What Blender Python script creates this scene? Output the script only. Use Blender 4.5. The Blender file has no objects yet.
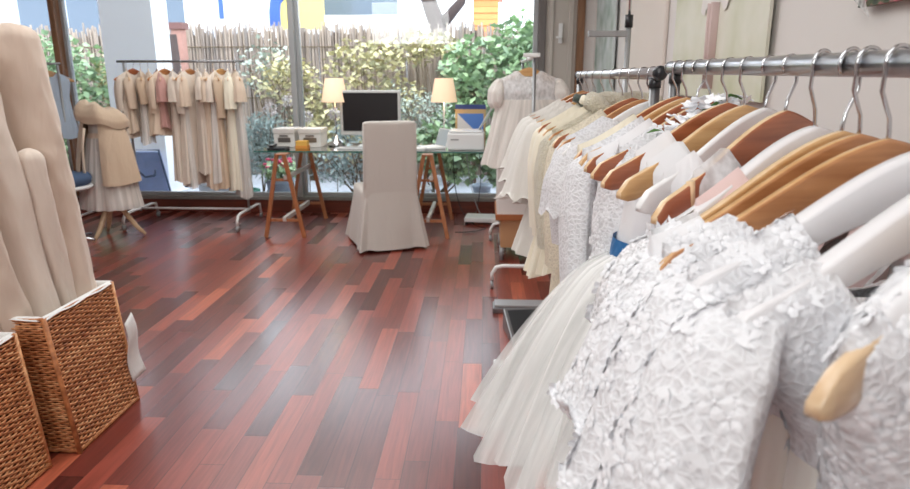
import bpy, bmesh, math, random
from mathutils import Vector, Matrix, noise
PI=math.pi
S=bpy.context.scene
C=S.collection
R=math.radians
def rnd(a,b): return random.uniform(a,b)
random.seed(7)

# ------------------------------------------------------------------ materials
MATS={}
def nodes(name):
    m=bpy.data.materials.new(name); m.use_nodes=True
    nt=m.node_tree; b=nt.nodes['Principled BSDF']
    MATS[name]=m
    return m,nt,b
def N(nt,t,**k):
    n=nt.nodes.new(t)
    for a,v in k.items():
        if a in n.inputs: n.inputs[a].default_value=v
        else: setattr(n,a,v)
    return n
def L(nt,a,b): nt.links.new(a,b)
def lin(c):
    f=lambda x: x/12.92 if x<=.04045 else ((x+.055)/1.055)**2.4
    return (f(c[0]),f(c[1]),f(c[2]),1)
def rgb(r,g,b): return lin((r/255,g/255,b/255))
def simple(name,col,rough=.5,metal=0,bump=0,bscale=50,var=0,vscale=6,spec=.5,sheen=0,emis=None,estr=0,coat=0,stretch=(1,1,1)):
    m,nt,b=nodes(name)
    b.inputs['Base Color'].default_value=col
    b.inputs['Roughness'].default_value=rough
    b.inputs['Metallic'].default_value=metal
    b.inputs['Specular IOR Level'].default_value=spec
    b.inputs['Sheen Weight'].default_value=sheen
    b.inputs['Coat Weight'].default_value=coat
    if emis: b.inputs['Emission Color'].default_value=emis; b.inputs['Emission Strength'].default_value=estr
    tc=N(nt,'ShaderNodeTexCoord'); mp=N(nt,'ShaderNodeMapping'); mp.inputs['Scale'].default_value=stretch
    L(nt,tc.outputs['Object'],mp.inputs['Vector'])
    if var:
        n=N(nt,'ShaderNodeTexNoise',Scale=vscale,Detail=4.0); L(nt,mp.outputs[0],n.inputs['Vector'])
        mx=N(nt,'ShaderNodeMixRGB',blend_type='MULTIPLY'); mx.inputs[1].default_value=col
        rp=N(nt,'ShaderNodeValToRGB'); rp.color_ramp.elements[0].color=(1-var,)*3+(1,); rp.color_ramp.elements[1].color=(1,1,1,1)
        rp.color_ramp.elements[0].position=.3; rp.color_ramp.elements[1].position=.7
        L(nt,n.outputs['Fac'],rp.inputs[0]); L(nt,rp.outputs[0],mx.inputs[2]); mx.inputs[0].default_value=1
        L(nt,mx.outputs[0],b.inputs['Base Color'])
    if bump:
        n=N(nt,'ShaderNodeTexNoise',Scale=bscale,Detail=5.0); L(nt,mp.outputs[0],n.inputs['Vector'])
        bp=N(nt,'ShaderNodeBump',Strength=bump,Distance=.01); L(nt,n.outputs['Fac'],bp.inputs['Height']); L(nt,bp.outputs[0],b.inputs['Normal'])
    return m
def cloth(name,col,bump=.25,scale=14,rough=.75,sheen=.3,trans=0.12):
    m,nt,b=nodes(name)
    b.inputs['Base Color'].default_value=col; b.inputs['Roughness'].default_value=rough
    b.inputs['Sheen Weight'].default_value=sheen; b.inputs['Specular IOR Level'].default_value=.25
    tc=N(nt,'ShaderNodeTexCoord'); mp=N(nt,'ShaderNodeMapping'); mp.inputs['Scale'].default_value=(1,1,.35)
    L(nt,tc.outputs['Object'],mp.inputs['Vector'])
    n=N(nt,'ShaderNodeTexNoise',Scale=scale,Detail=3.0,Distortion=.6); L(nt,mp.outputs[0],n.inputs['Vector'])
    w=N(nt,'ShaderNodeTexNoise',Scale=900.0,Detail=1.0); L(nt,tc.outputs['Object'],w.inputs['Vector'])
    b1=N(nt,'ShaderNodeBump',Strength=bump,Distance=.03); L(nt,n.outputs['Fac'],b1.inputs['Height'])
    b2=N(nt,'ShaderNodeBump',Strength=.12,Distance=.001); L(nt,w.outputs['Fac'],b2.inputs['Height']); L(nt,b1.outputs[0],b2.inputs['Normal'])
    L(nt,b2.outputs[0],b.inputs['Normal'])
    return m
def lace(name,col,scale=70,alpha=0.0,depth=.004):
    m,nt,b=nodes(name)
    b.inputs['Roughness'].default_value=.8; b.inputs['Specular IOR Level'].default_value=.2
    tc=N(nt,'ShaderNodeTexCoord')
    nz=N(nt,'ShaderNodeTexNoise',Scale=scale*.35,Detail=2.0); L(nt,tc.outputs['Object'],nz.inputs['Vector'])
    ad=N(nt,'ShaderNodeVectorMath',operation='MULTIPLY_ADD'); L(nt,nz.outputs['Color'],ad.inputs[0]); ad.inputs[1].default_value=(.012,.012,.012); L(nt,tc.outputs['Object'],ad.inputs[2])
    v=N(nt,'ShaderNodeTexVoronoi',Scale=scale*1.9); v.feature='SMOOTH_F1'; L(nt,ad.outputs[0],v.inputs['Vector'])
    v2=N(nt,'ShaderNodeTexVoronoi',Scale=scale*1.25); v2.feature='DISTANCE_TO_EDGE'; L(nt,ad.outputs[0],v2.inputs['Vector'])
    n3=N(nt,'ShaderNodeTexNoise',Scale=scale*2.6,Detail=3.0); L(nt,tc.outputs['Object'],n3.inputs['Vector'])
    rp=N(nt,'ShaderNodeMapRange'); rp.inputs[1].default_value=.0; rp.inputs[2].default_value=.22; rp.inputs[3].default_value=.9; rp.inputs[4].default_value=.0
    L(nt,v2.outputs['Distance'],rp.inputs[0])
    h0=N(nt,'ShaderNodeMath',operation='MULTIPLY_ADD'); L(nt,v.outputs['Distance'],h0.inputs[0]); h0.inputs[1].default_value=-1.1; L(nt,rp.outputs[0],h0.inputs[2])
    h1=N(nt,'ShaderNodeMath',operation='MULTIPLY_ADD'); L(nt,n3.outputs['Fac'],h1.inputs[0]); h1.inputs[1].default_value=.9; L(nt,h0.outputs[0],h1.inputs[2])
    v4=N(nt,'ShaderNodeTexVoronoi',Scale=scale*.42); v4.feature='F1'; L(nt,ad.outputs[0],v4.inputs['Vector'])
    s4=N(nt,'ShaderNodeMath',operation='MULTIPLY'); L(nt,v4.outputs['Distance'],s4.inputs[0]); s4.inputs[1].default_value=16.0
    c4=N(nt,'ShaderNodeMath',operation='COSINE'); L(nt,s4.outputs[0],c4.inputs[0])
    h=N(nt,'ShaderNodeMath',operation='MULTIPLY_ADD'); L(nt,c4.outputs[0],h.inputs[0]); h.inputs[1].default_value=.22; L(nt,h1.outputs[0],h.inputs[2])
    bp=N(nt,'ShaderNodeBump',Strength=.42,Distance=depth*.35); L(nt,h.outputs[0],bp.inputs['Height']); L(nt,bp.outputs[0],b.inputs['Normal'])
    mx=N(nt,'ShaderNodeMixRGB'); mx.inputs[1].default_value=(col[0]*.80,col[1]*.79,col[2]*.79,1); mx.inputs[2].default_value=col
    cl=N(nt,'ShaderNodeMath',operation='MULTIPLY_ADD',use_clamp=True); L(nt,h.outputs[0],cl.inputs[0]); cl.inputs[1].default_value=.8; cl.inputs[2].default_value=.3
    L(nt,cl.outputs[0],mx.inputs[0]); L(nt,mx.outputs[0],b.inputs['Base Color'])
    if alpha:
        al=N(nt,'ShaderNodeMath',operation='MULTIPLY_ADD',use_clamp=True); L(nt,cl.outputs[0],al.inputs[0]); al.inputs[1].default_value=alpha; al.inputs[2].default_value=1-alpha
        L(nt,al.outputs[0],b.inputs['Alpha'])
    return m
def sheer(name,col,a0=.35,a1=.8,sc=40,stretch=None):
    m,nt,b=nodes(name)
    b.inputs['Base Color'].default_value=col; b.inputs['Roughness'].default_value=.8; b.inputs['Specular IOR Level'].default_value=.2
    b.inputs['Sheen Weight'].default_value=.4
    tc=N(nt,'ShaderNodeTexCoord')
    if stretch:
        mp=N(nt,'ShaderNodeMapping'); mp.inputs['Scale'].default_value=stretch; L(nt,tc.outputs['Object'],mp.inputs['Vector']); vec=mp.outputs[0]
    else:
        g=N(nt,'ShaderNodeTexGradient',gradient_type='RADIAL'); L(nt,tc.outputs['Object'],g.inputs['Vector'])
        s_=N(nt,'ShaderNodeSeparateXYZ'); L(nt,tc.outputs['Object'],s_.inputs[0])
        cb=N(nt,'ShaderNodeCombineXYZ'); L(nt,g.outputs['Fac'],cb.inputs[0])
        mz=N(nt,'ShaderNodeMath',operation='MULTIPLY'); mz.inputs[1].default_value=.035; L(nt,s_.outputs['Z'],mz.inputs[0]); L(nt,mz.outputs[0],cb.inputs[1]); vec=cb.outputs[0]
    n=N(nt,'ShaderNodeTexNoise',Scale=float(sc),Detail=5.0); L(nt,vec,n.inputs['Vector'])
    r=N(nt,'ShaderNodeMapRange'); r.inputs[1].default_value=.35; r.inputs[2].default_value=.65; r.inputs[3].default_value=a0; r.inputs[4].default_value=a1
    L(nt,n.outputs['Fac'],r.inputs[0]); L(nt,r.outputs[0],b.inputs['Alpha'])
    return m
def wood(name,c1,c2,rough=.3,coat=.35,axis=(3,40,40),scale=1.6):
    m,nt,b=nodes(name)
    tc=N(nt,'ShaderNodeTexCoord'); mp=N(nt,'ShaderNodeMapping'); mp.inputs['Scale'].default_value=axis
    L(nt,tc.outputs['Object'],mp.inputs['Vector'])
    n=N(nt,'ShaderNodeTexNoise',Scale=scale,Detail=6.0,Distortion=.4); L(nt,mp.outputs[0],n.inputs['Vector'])
    r=N(nt,'ShaderNodeValToRGB'); r.color_ramp.elements[0].color=c1; r.color_ramp.elements[1].color=c2
    r.color_ramp.elements[0].position=.3; r.color_ramp.elements[1].position=.7
    L(nt,n.outputs['Fac'],r.inputs[0]); L(nt,r.outputs[0],b.inputs['Base Color'])
    b.inputs['Roughness'].default_value=rough; b.inputs['Coat Weight'].default_value=coat; b.inputs['Coat Roughness'].default_value=.15
    return m
def leafmat(name,cols,rough=.5):
    m,nt,b=nodes(name)
    g=N(nt,'ShaderNodeNewGeometry'); r=N(nt,'ShaderNodeValToRGB'); r.color_ramp.interpolation='LINEAR'
    els=r.color_ramp.elements
    while len(els)<len(cols): els.new(.5)
    for i,c in enumerate(cols): els[i].position=i/(len(cols)-1); els[i].color=tuple(x*.72+.28*.72 for x in c[:3])+(1,)  # mixed toward pale, painting window haze into the foliage colours
    L(nt,g.outputs['Random Per Island'],r.inputs[0]); L(nt,r.outputs[0],b.inputs['Base Color'])
    b.inputs['Roughness'].default_value=rough; b.inputs['Specular IOR Level'].default_value=.3
    L(nt,r.outputs[0],b.inputs['Emission Color']); b.inputs['Emission Strength'].default_value=0.0
    return m

satin=cloth('satin_white',rgb(240,239,241),.3,12,.55)
cotton=cloth('cotton_white',rgb(241,240,242),.3,22,.85)
chiffon=cloth('chiffon_grey',rgb(222,218,212),.35,18,.8)
cream=cloth('cream_cloth',rgb(240,232,212),.3,16,.7)
beigec=cloth('beige_cloth',rgb(226,205,184),.3,16,.8)
tanc=cloth('tan_cloth',rgb(214,190,165),.3,16,.85)
oat=cloth('oat_cloth',rgb(226,212,198),.3,16,.85)
pinkc=cloth('pink_cloth',rgb(205,158,150),.3,16,.8)
palepink=cloth('pale_pink_satin',rgb(238,212,210),.2,12,.5)
bluec=cloth('pale_blue_cloth',rgb(190,205,222),.3,16,.8)
sashblue=cloth('sash_blue_satin',rgb(38,104,160),.35,20,.4)
greensash=cloth('dark_green_cloth',rgb(60,70,62),.3,20,.6)
slip=cloth('slipcover_linen',rgb(208,200,193),.35,7,.9)
boltm=cloth('bolt_fabric',rgb(226,211,198),.55,6,.7)
boltm2=cloth('bolt_fabric_warm',rgb(218,198,182),.5,8,.7)
liner=cloth('basket_liner',rgb(236,234,232),.4,14,.8)
lacew=lace('guipure_lace',rgb(236,236,239),105,0,.005)
lacef=lace('fine_lace',rgb(242,241,243),150,.35,.003)
laceb=lace('bold_lace',rgb(244,243,245),78,.25,.008)
lacec=lace('cream_lace',rgb(236,227,206),110,0,.005)
furm=simple('faux_fur',rgb(234,225,200),.95,bump=1,bscale=240,var=.12,vscale=60,sheen=.6)
tulle=sheer('tulle_white',rgb(244,243,241),.25,.8,70)
tulle2=sheer('tulle_soft',rgb(240,234,228),.5,.9,30)
organza=sheer('organza_white',rgb(243,243,245),.45,.8,60,(1,1,.5))
lining=cloth('lining_ivory',rgb(238,232,224),.25,10,.7)
wdR=wood('hanger_red_wood',rgb(150,84,54),rgb(186,112,76),axis=(4,30,55))
wdN=wood('hanger_natural_wood',rgb(196,146,92),rgb(222,178,124),axis=(4,30,55))
wdB=wood('hanger_brown_wood',rgb(166,108,66),rgb(200,142,94),axis=(4,30,55))
wdL=wood('hanger_pale_wood',rgb(214,180,142),rgb(232,204,168),axis=(4,30,55))
edgeL=wood('hanger_edge_wood',rgb(224,186,140),rgb(240,210,170),axis=(4,30,55))
hplas=simple('hanger_white_plastic',rgb(238,236,238),.22,spec=.6,coat=.3)
hplas.node_tree.nodes['Principled BSDF'].inputs['Subsurface Weight'].default_value=.0
wpaint=simple('hanger_white_paint',rgb(244,243,243),.3,coat=.2)
chrome=simple('chrome_wire',(.62,.63,.65,1),.16,1)
railm=simple('rail_steel',(.56,.57,.60,1),.28,1,bump=.02,bscale=30)
darkmetal=simple('post_grey_metal',rgb(140,140,142),.35,.8)
blackp=simple('black_plastic',rgb(38,40,44),.35)
whitep=simple('white_plastic',rgb(236,236,236),.35)
whitem=simple('white_enamel',rgb(235,234,232),.3,.0)
greyp=simple('grey_metal_paint',rgb(165,166,168),.35,.3)
wallm=simple('wall_paint',rgb(226,221,218),.85,bump=.05,bscale=200,var=.03,vscale=1.5)
wallw=simple('wall_warm_paint',rgb(230,220,212),.8,var=.04,vscale=1.5)
ceilm=simple('ceiling_paint',rgb(235,234,232),.9)
alum=simple('window_aluminium',rgb(176,178,180),.4,.4)
framel=simple('window_frame_beige',rgb(196,188,180),.5)
framed=simple('window_frame_dark',rgb(112,106,104),.5)
woodtrim=wood('wood_trim',rgb(120,82,54),rgb(150,108,76),rough=.5,axis=(30,30,2))
curb=wood('curb_wood',rgb(96,44,32),rgb(122,58,42),rough=.35,axis=(2,30,30))
stone=simple('sill_stone',rgb(150,146,142),.6,var=.15,vscale=20)
trestle=wood('trestle_wood',rgb(168,104,66),rgb(194,130,88),rough=.4,axis=(30,30,4))
trestlew=simple('trestle_pale_beam',rgb(214,204,198),.5,var=.06)
screen=simple('screen_black',rgb(26,22,24),.35,spec=.4)
silver=simple('monitor_silver',rgb(206,206,204),.4,.3)
boxw=simple('storage_box_white',rgb(226,222,218),.6,var=.05)
steel=simple('label_steel',rgb(150,146,142),.3,.9)
orange=simple('orange_card',rgb(214,142,60),.6)
blueb=simple('blue_plastic',rgb(176,200,250),.45,var=.12,vscale=8)
bluecard=simple('blue_card',rgb(70,116,190),.5)
navy=simple('navy_card',rgb(42,62,120),.5)
navycl=simple('navy_upholstery',rgb(74,96,128),.8)
kraft=simple('kraft_card',rgb(190,164,120),.7)
hose=simple('green_hose',rgb(60,128,112),.5)
whiteheap=simple('white_gauze',rgb(228,226,226),.9,bump=.8,bscale=30,var=.15,vscale=20)
pebble=simple('pale_gravel',rgb(196,202,212),.9,bump=.8,bscale=60,var=.3,vscale=30)
potm=simple('pot_grey',rgb(206,208,210),.6,var=.1,vscale=6)
pott=simple('pot_bluegrey',rgb(150,164,178),.6,var=.1,vscale=6)
bark=simple('bark_dark',rgb(84,72,70),.9,bump=.8,bscale=20,var=.3,vscale=12,stretch=(1,1,.3))
stemm=simple('stem_brown',rgb(110,96,76),.9)
brick=simple('brick_pink',rgb(196,150,138),.9,bump=.3,bscale=30,var=.15,vscale=20)
vanw=simple('van_white',rgb(238,240,242),.4)
vang=simple('window_grey',rgb(96,110,124),.2)
orangew=simple('orange_cladding',rgb(232,150,90),.7,var=.1,vscale=4)
yellow=simple('sign_yellow',rgb(250,226,120),.6)
blues=simple('sign_blue',rgb(62,98,178),.6)
dressp=simple('poster_white_dress',rgb(234,230,226),.8,var=.06,vscale=8)
pinkp=simple('poster_pink',rgb(208,184,180),.8)
paperw=simple('paper_white',rgb(240,240,238),.8)
redfl=simple('pink_petals',rgb(214,70,110),.6)
lampm=simple('lamp_shade',rgb(238,216,190),.9,emis=rgb(255,214,168),estr=.42)
leafY=leafmat('leaves_yellow',[rgb(120,120,60),rgb(190,180,100),rgb(226,214,140),rgb(150,150,84)])
leafG=leafmat('leaves_green',[rgb(58,110,50),rgb(112,164,84),rgb(156,196,120),rgb(70,130,62)])
leafD=leafmat('leaves_soft',[rgb(110,130,112),rgb(150,170,150),rgb(176,190,172)])
leafB=leafmat('leaves_blue',[rgb(84,116,112),rgb(130,160,156),rgb(170,190,186)])
seedm=leafmat('seed_heads',[rgb(150,132,132),rgb(186,170,168),rgb(206,192,190)])
canem=leafmat('reed_canes',[rgb(96,76,60),rgb(146,118,94),rgb(172,146,118),rgb(122,96,76)])
gypso=simple('flower_white_glow',rgb(248,248,250),.9,emis=rgb(240,242,250),estr=.04)  # faint emission added to brighten petals that render grey
dleaf=simple('sprig_green',rgb(70,112,48),.5)

# wicker
def wicker():
    m,nt,b=nodes('wicker')
    tc=N(nt,'ShaderNodeTexCoord'); g=N(nt,'ShaderNodeNewGeometry')
    r=N(nt,'ShaderNodeValToRGB')
    e=r.color_ramp.elements; e[0].color=rgb(146,84,48); e[1].color=rgb(240,186,136); e[0].position=0; e[1].position=1
    x=e.new(.5); x.color=rgb(206,136,86)
    n=N(nt,'ShaderNodeTexNoise',Scale=40.0,Detail=3.0); L(nt,tc.outputs['Object'],n.inputs['Vector'])
    mx=N(nt,'ShaderNodeMath',operation='MULTIPLY_ADD'); L(nt,n.outputs['Fac'],mx.inputs[0]); mx.inputs[1].default_value=1.4
    mu=N(nt,'ShaderNodeMath',operation='MULTIPLY_ADD'); L(nt,g.outputs['Random Per Island'],mu.inputs[0]); mu.inputs[1].default_value=.5; mu.inputs[2].default_value=-.45
    L(nt,mu.outputs[0],mx.inputs[2]); L(nt,mx.outputs[0],r.inputs[0]); L(nt,r.outputs[0],b.inputs['Base Color'])
    b.inputs['Roughness'].default_value=.5
    return m
wick=wicker()
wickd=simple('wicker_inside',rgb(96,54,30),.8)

# plank floor
def floormat():
    m,nt,b=nodes('plank_floor')
    tc=N(nt,'ShaderNodeTexCoord'); sp=N(nt,'ShaderNodeSeparateXYZ'); L(nt,tc.outputs['Object'],sp.inputs[0])
    def M(op,a,bb=None,c=None):
        n=N(nt,'ShaderNodeMath',operation=op)
        for i,v in enumerate((a,bb,c)):
            if v is None: continue
            if isinstance(v,(int,float)): n.inputs[i].default_value=v
            else: L(nt,v,n.inputs[i])
        return n.outputs[0]
    xs=M('DIVIDE',sp.outputs['X'],.092); row=M('FLOOR',xs); fx=M('FRACT',xs)
    wn=N(nt,'ShaderNodeTexWhiteNoise',noise_dimensions='1D'); L(nt,row,wn.inputs['W'])
    ln=M('MULTIPLY_ADD',wn.outputs['Value'],.35,.55)
    off=M('MULTIPLY',wn.outputs['Value'],37.3)
    ys=M('ADD',M('DIVIDE',sp.outputs['Y'],ln),off); pl=M('FLOOR',ys); fy=M('FRACT',ys)
    cb=N(nt,'ShaderNodeCombineXYZ'); L(nt,row,cb.inputs[0]); L(nt,pl,cb.inputs[1])
    w2=N(nt,'ShaderNodeTexWhiteNoise',noise_dimensions='2D'); L(nt,cb.outputs[0],w2.inputs['Vector'])
    r=N(nt,'ShaderNodeValToRGB'); e=r.color_ramp.elements
    e[0].position=0; e[0].color=rgb(84,38,33); e[1].position=1; e[1].color=rgb(190,100,72)
    for p,c in ((.15,rgb(100,44,38)),(.5,rgb(128,57,47)),(.82,rgb(154,72,57))):
        x=e.new(p); x.color=c
    L(nt,w2.outputs['Value'],r.inputs[0])
    # grain, shifted per plank
    gv=N(nt,'ShaderNodeCombineXYZ'); L(nt,M('MULTIPLY',sp.outputs['X'],70.0),gv.inputs[0]); L(nt,M('MULTIPLY',sp.outputs['Y'],4.0),gv.inputs[1]); L(nt,M('MULTIPLY',w2.outputs['Value'],50.0),gv.inputs[2])
    gn=N(nt,'ShaderNodeTexNoise',Scale=1.0,Detail=6.0,Distortion=.5); L(nt,gv.outputs[0],gn.inputs['Vector'])
    gr=N(nt,'ShaderNodeMapRange'); gr.inputs[1].default_value=.3; gr.inputs[2].default_value=.7; gr.inputs[3].default_value=.74; gr.inputs[4].default_value=1.2
    L(nt,gn.outputs['Fac'],gr.inputs[0])
    mx=N(nt,'ShaderNodeMixRGB',blend_type='MULTIPLY'); mx.inputs[0].default_value=1; L(nt,r.outputs[0],mx.inputs[1]); L(nt,gr.outputs[0],mx.inputs[2])
    gx=M('MINIMUM',fx,M('SUBTRACT',1.0,fx)); gy=M('MULTIPLY',M('MINIMUM',fy,M('SUBTRACT',1.0,fy)),7.0)
    gap=M('GREATER_THAN',M('MINIMUM',gx,gy),.018)
    gm=M('MULTIPLY_ADD',gap,.55,.45)
    m2=N(nt,'ShaderNodeMixRGB',blend_type='MULTIPLY'); m2.inputs[0].default_value=1; L(nt,mx.outputs[0],m2.inputs[1]); L(nt,gm,m2.inputs[2])
    L(nt,m2.outputs[0],b.inputs['Base Color'])
    rr=M('MULTIPLY_ADD',w2.outputs['Value'],.1,.24); L(nt,rr,b.inputs['Roughness'])
    bp=N(nt,'ShaderNodeBump',Strength=.25,Distance=.002); L(nt,M('ADD',gap,M('MULTIPLY',gn.outputs['Fac'],.4)),bp.inputs['Height']); L(nt,bp.outputs[0],b.inputs['Normal'])
    b.inputs['Specular IOR Level'].default_value=.6; b.inputs['Coat Weight'].default_value=.34; b.inputs['Coat Roughness'].default_value=.28
    return m
floorm=floormat()
# glass that lets the daylight in
def glassmat(name,tint,gl=1.0):
    m=bpy.data.materials.new(name); m.use_nodes=True; nt=m.node_tree; nt.nodes.clear()
    o=N(nt,'ShaderNodeOutputMaterial'); t=N(nt,'ShaderNodeBsdfTransparent'); t.inputs[0].default_value=tint
    g=N(nt,'ShaderNodeBsdfGlossy',Roughness=.0); fr=N(nt,'ShaderNodeFresnel',IOR=1.45); mx=N(nt,'ShaderNodeMixShader')
    mu=N(nt,'ShaderNodeMath',operation='MULTIPLY'); mu.inputs[1].default_value=gl; L(nt,fr.outputs[0],mu.inputs[0])
    L(nt,mu.outputs[0],mx.inputs[0]); L(nt,t.outputs[0],mx.inputs[1]); L(nt,g.outputs[0],mx.inputs[2]); L(nt,mx.outputs[0],o.inputs[0])
    return m
glass=glassmat('window_glass',(.97,.98,.99,1))
glasst=glassmat('table_glass',(.80,.90,.87,1),1.6)
glasse=simple('glass_edge',rgb(70,120,110),.15)
veil=sheer('clear_cover',rgb(240,240,240),.06,.2,20,(1,1,1))
def posterbg(name,ca,cb,cc,scale=2.0):
    m,nt,b=nodes(name)
    tc=N(nt,'ShaderNodeTexCoord'); n=N(nt,'ShaderNodeTexNoise',Scale=scale,Detail=4.0); L(nt,tc.outputs['Object'],n.inputs['Vector'])
    r=N(nt,'ShaderNodeValToRGB'); e=r.color_ramp.elements; e[0].position=.36; e[0].color=ca; e[1].position=.66; e[1].color=cb
    x=e.new(.5); x.color=cc
    L(nt,n.outputs['Fac'],r.inputs[0]); L(nt,r.outputs[0],b.inputs['Base Color']); b.inputs['Roughness'].default_value=.6
    return m
posta=posterbg('poster_meadow',rgb(196,198,166),rgb(228,226,214),rgb(214,214,194),2.2)
postb=posterbg('poster_garden',rgb(150,168,158),rgb(214,220,222),rgb(190,200,196),4)
postc=posterbg('poster_flowers',rgb(30,40,28),rgb(196,110,120),rgb(70,84,52),22)

# ------------------------------------------------------------------ mesh builder
class MB:
    def __init__(s): s.v=[]; s.f=[]; s.m=[]
    def quad(s,*i,m=0): s.f.append(i); s.m.append(m)
    def add(s,vs,fs,m=0):
        o=len(s.v); s.v+= [tuple(p) for p in vs]; s.f+= [tuple(i+o for i in q) for q in fs]; s.m+=[m]*len(fs); return s
    def box(s,x0,x1,y0,y1,z0,z1,m=0):
        return s.add([(x0,y0,z0),(x1,y0,z0),(x1,y1,z0),(x0,y1,z0),(x0,y0,z1),(x1,y0,z1),(x1,y1,z1),(x0,y1,z1)],
            [(0,3,2,1),(4,5,6,7),(0,1,5,4),(1,2,6,5),(2,3,7,6),(3,0,4,7)],m)
    def bar(s,a,b,w,t,m=0,up=(0,0,1)):
        a=Vector(a); b=Vector(b); d=(b-a).normalized(); u=Vector(up)
        if abs(d.dot(u))>.99: u=Vector((0,1,0))
        x=d.cross(u).normalized(); y=x.cross(d).normalized()
        vs=[]
        for p in (a,b):
            for i,j in ((-1,-1),(1,-1),(1,1),(-1,1)): vs.append(p+x*(i*w/2)+y*(j*t/2))
        return s.add(vs,[(3,2,1,0),(4,5,6,7),(0,1,5,4),(1,2,6,5),(2,3,7,6),(3,0,4,7)],m)
    def tube(s,pts,r,n=10,m=0,caps=True,flat=1,fn=None):
        pts=[Vector(p) for p in pts]; K=len(pts)
        rs=r if isinstance(r,(list,tuple)) else [r]*K
        t0=(pts[1]-pts[0]).normalized(); ref=Vector((0,0,1)) if abs(t0.z)<.9 else Vector((0,1,0))
        x=t0.cross(ref).normalized(); vs=[]
        for k in range(K):
            t=(pts[min(k+1,K-1)]-pts[max(k-1,0)]).normalized()
            x=(x-t*x.dot(t)).normalized(); y=t.cross(x)
            for i in range(n):
                a=2*PI*i/n; rr=rs[k]*(fn(k/(K-1),a) if fn else 1)
                vs.append(pts[k]+x*math.cos(a)*rr+y*math.sin(a)*rr*flat)
        fs=[(k*n+i,k*n+(i+1)%n,(k+1)*n+(i+1)%n,(k+1)*n+i) for k in range(K-1) for i in range(n)]
        if caps: fs+=[tuple(range(n-1,-1,-1)),tuple((K-1)*n+i for i in range(n))]
        return s.add(vs,fs,m)
    def lathe(s,prof,n=20,c=(0,0,0),m=0,fn=None,sx=1,sy=1):
        vs=[]; K=len(prof)
        for k,(r,z) in enumerate(prof):
            for i in range(n):
                a=2*PI*i/n; rr=r*(fn(k/(K-1),a) if fn else 1); vs.append((c[0]+rr*math.cos(a)*sx,c[1]+rr*math.sin(a)*sy,c[2]+z))
        fs=[(k*n+i,k*n+(i+1)%n,(k+1)*n+(i+1)%n,(k+1)*n+i) for k in range(K-1) for i in range(n)]
        return s.add(vs,fs,m)
    def grid(s,fn,nu,nv,m=0,wrap=False):
        vs=[fn(i/(nu-(0 if wrap else 1)),j/(nv-1)) for j in range(nv) for i in range(nu)]
        fs=[]
        for j in range(nv-1):
            for i in range(nu if wrap else nu-1):
                k=(i+1)%nu; fs.append((j*nu+i,j*nu+k,(j+1)*nu+k,(j+1)*nu+i))
        return s.add(vs,fs,m)
    def ball(s,c,r,n=10,m=0,sz=1,fn=None):
        K=max(5,n//2+1); prof=[(r*math.sin(PI*k/(K-1))+1e-5,-r*sz*math.cos(PI*k/(K-1))) for k in range(K)]
        return s.lathe(prof,n,c,m,fn)
    def mesh(s,name,mats,smooth=True,bevel=0):
        me=bpy.data.meshes.new(name); me.from_pydata(s.v,[],s.f)
        ms=mats if isinstance(mats,(list,tuple)) else [mats]
        for q in ms: me.materials.append(q)
        me.polygons.foreach_set('material_index',s.m)
        me.polygons.foreach_set('use_smooth',[smooth]*len(s.f)); me.update()
        return me
    def build(s,name,mats,parent=None,smooth=True,bevel=0,loc=None,sub=0,solid=0,auto=False):
        o=bpy.data.objects.new(name,s.mesh(name,mats,smooth)); C.objects.link(o)
        if parent: o.parent=parent
        if loc: o.location=loc
        if bevel:
            b=o.modifiers.new('bevel','BEVEL'); b.width=bevel; b.segments=2; b.limit_method='ANGLE'; b.angle_limit=R(40)
        if solid:
            q=o.modifiers.new('solid','SOLIDIFY'); q.thickness=solid
        if sub:
            q=o.modifiers.new('sub','SUBSURF'); q.levels=sub; q.render_levels=sub
        return o
def tag(o,label,cat,group=None):
    o['label']=label; o['category']=cat
    if group: o['group']=group
    return o
def thing(name,label,cat,loc=(0,0,0),rz=0,group=None):
    o=bpy.data.objects.new(name,None); C.objects.link(o); o.location=loc; o.rotation_euler=(0,0,rz); o.empty_display_size=.05
    return tag(o,label,cat,group)
def struct(o): o['kind']='structure'; return o
def smoothstep(a,b,x):
    t=max(0,min(1,(x-a)/(b-a))); return t*t*(3-2*t)

# ------------------------------------------------------------------ camera
cam=bpy.data.cameras.new('camera'); co=bpy.data.objects.new('camera',cam); C.objects.link(co); S.camera=co
F=660.0; pitch=math.atan(167.5/F)
co.location=(0,0,1.35); co.rotation_euler=(PI/2-pitch,0,R(2.52))
cam.sensor_width=36; cam.lens=36*F/910; cam.clip_start=.02; cam.clip_end=200
cam.dof.use_dof=True; cam.dof.focus_distance=1.15; cam.dof.aperture_fstop=9.0

# ------------------------------------------------------------------ room shell
XR=1.03; XL=-5.6; YB=6.6; YF=-3.2; ZC=2.9
struct(MB().box(XL,XR,YF,YB+.12,-.1,0).build('floor',floorm,smooth=False))
struct(MB().box(XL,XR,YF,YB,ZC,ZC+.1).build('ceiling',ceilm,smooth=False))
struct(MB().box(XR,XR+.12,YF,YB+.3,-.1,ZC+.1).build('wall_right',wallm,smooth=False))
struct(MB().box(XL-.12,XL,YF,YB+.3,-.1,ZC+.1).build('wall_left',wallm,smooth=False))
struct(MB().box(XL,XR,YF-.12,YF,-.1,ZC+.1).build('wall_front',wallm,smooth=False))
b=MB(); b.box(-2.22,-2.08,.6,2.55,0,ZC); struct(b.build('wall_partition',wallm,smooth=False))
# curb and sill under the glazing
struct(MB().box(XL,.56,YB-.02,YB+.10,0,.13).build('trim_1',curb,smooth=False,bevel=.004))
struct(MB().box(XL,.56,YB-.03,YB+.16,.13,.165).build('trim_2',stone,smooth=False,bevel=.004))
struct(MB().box(XL,XR,YB-.02,YB+.2,2.62,ZC).build('wall_back',wallm,smooth=False))
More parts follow.
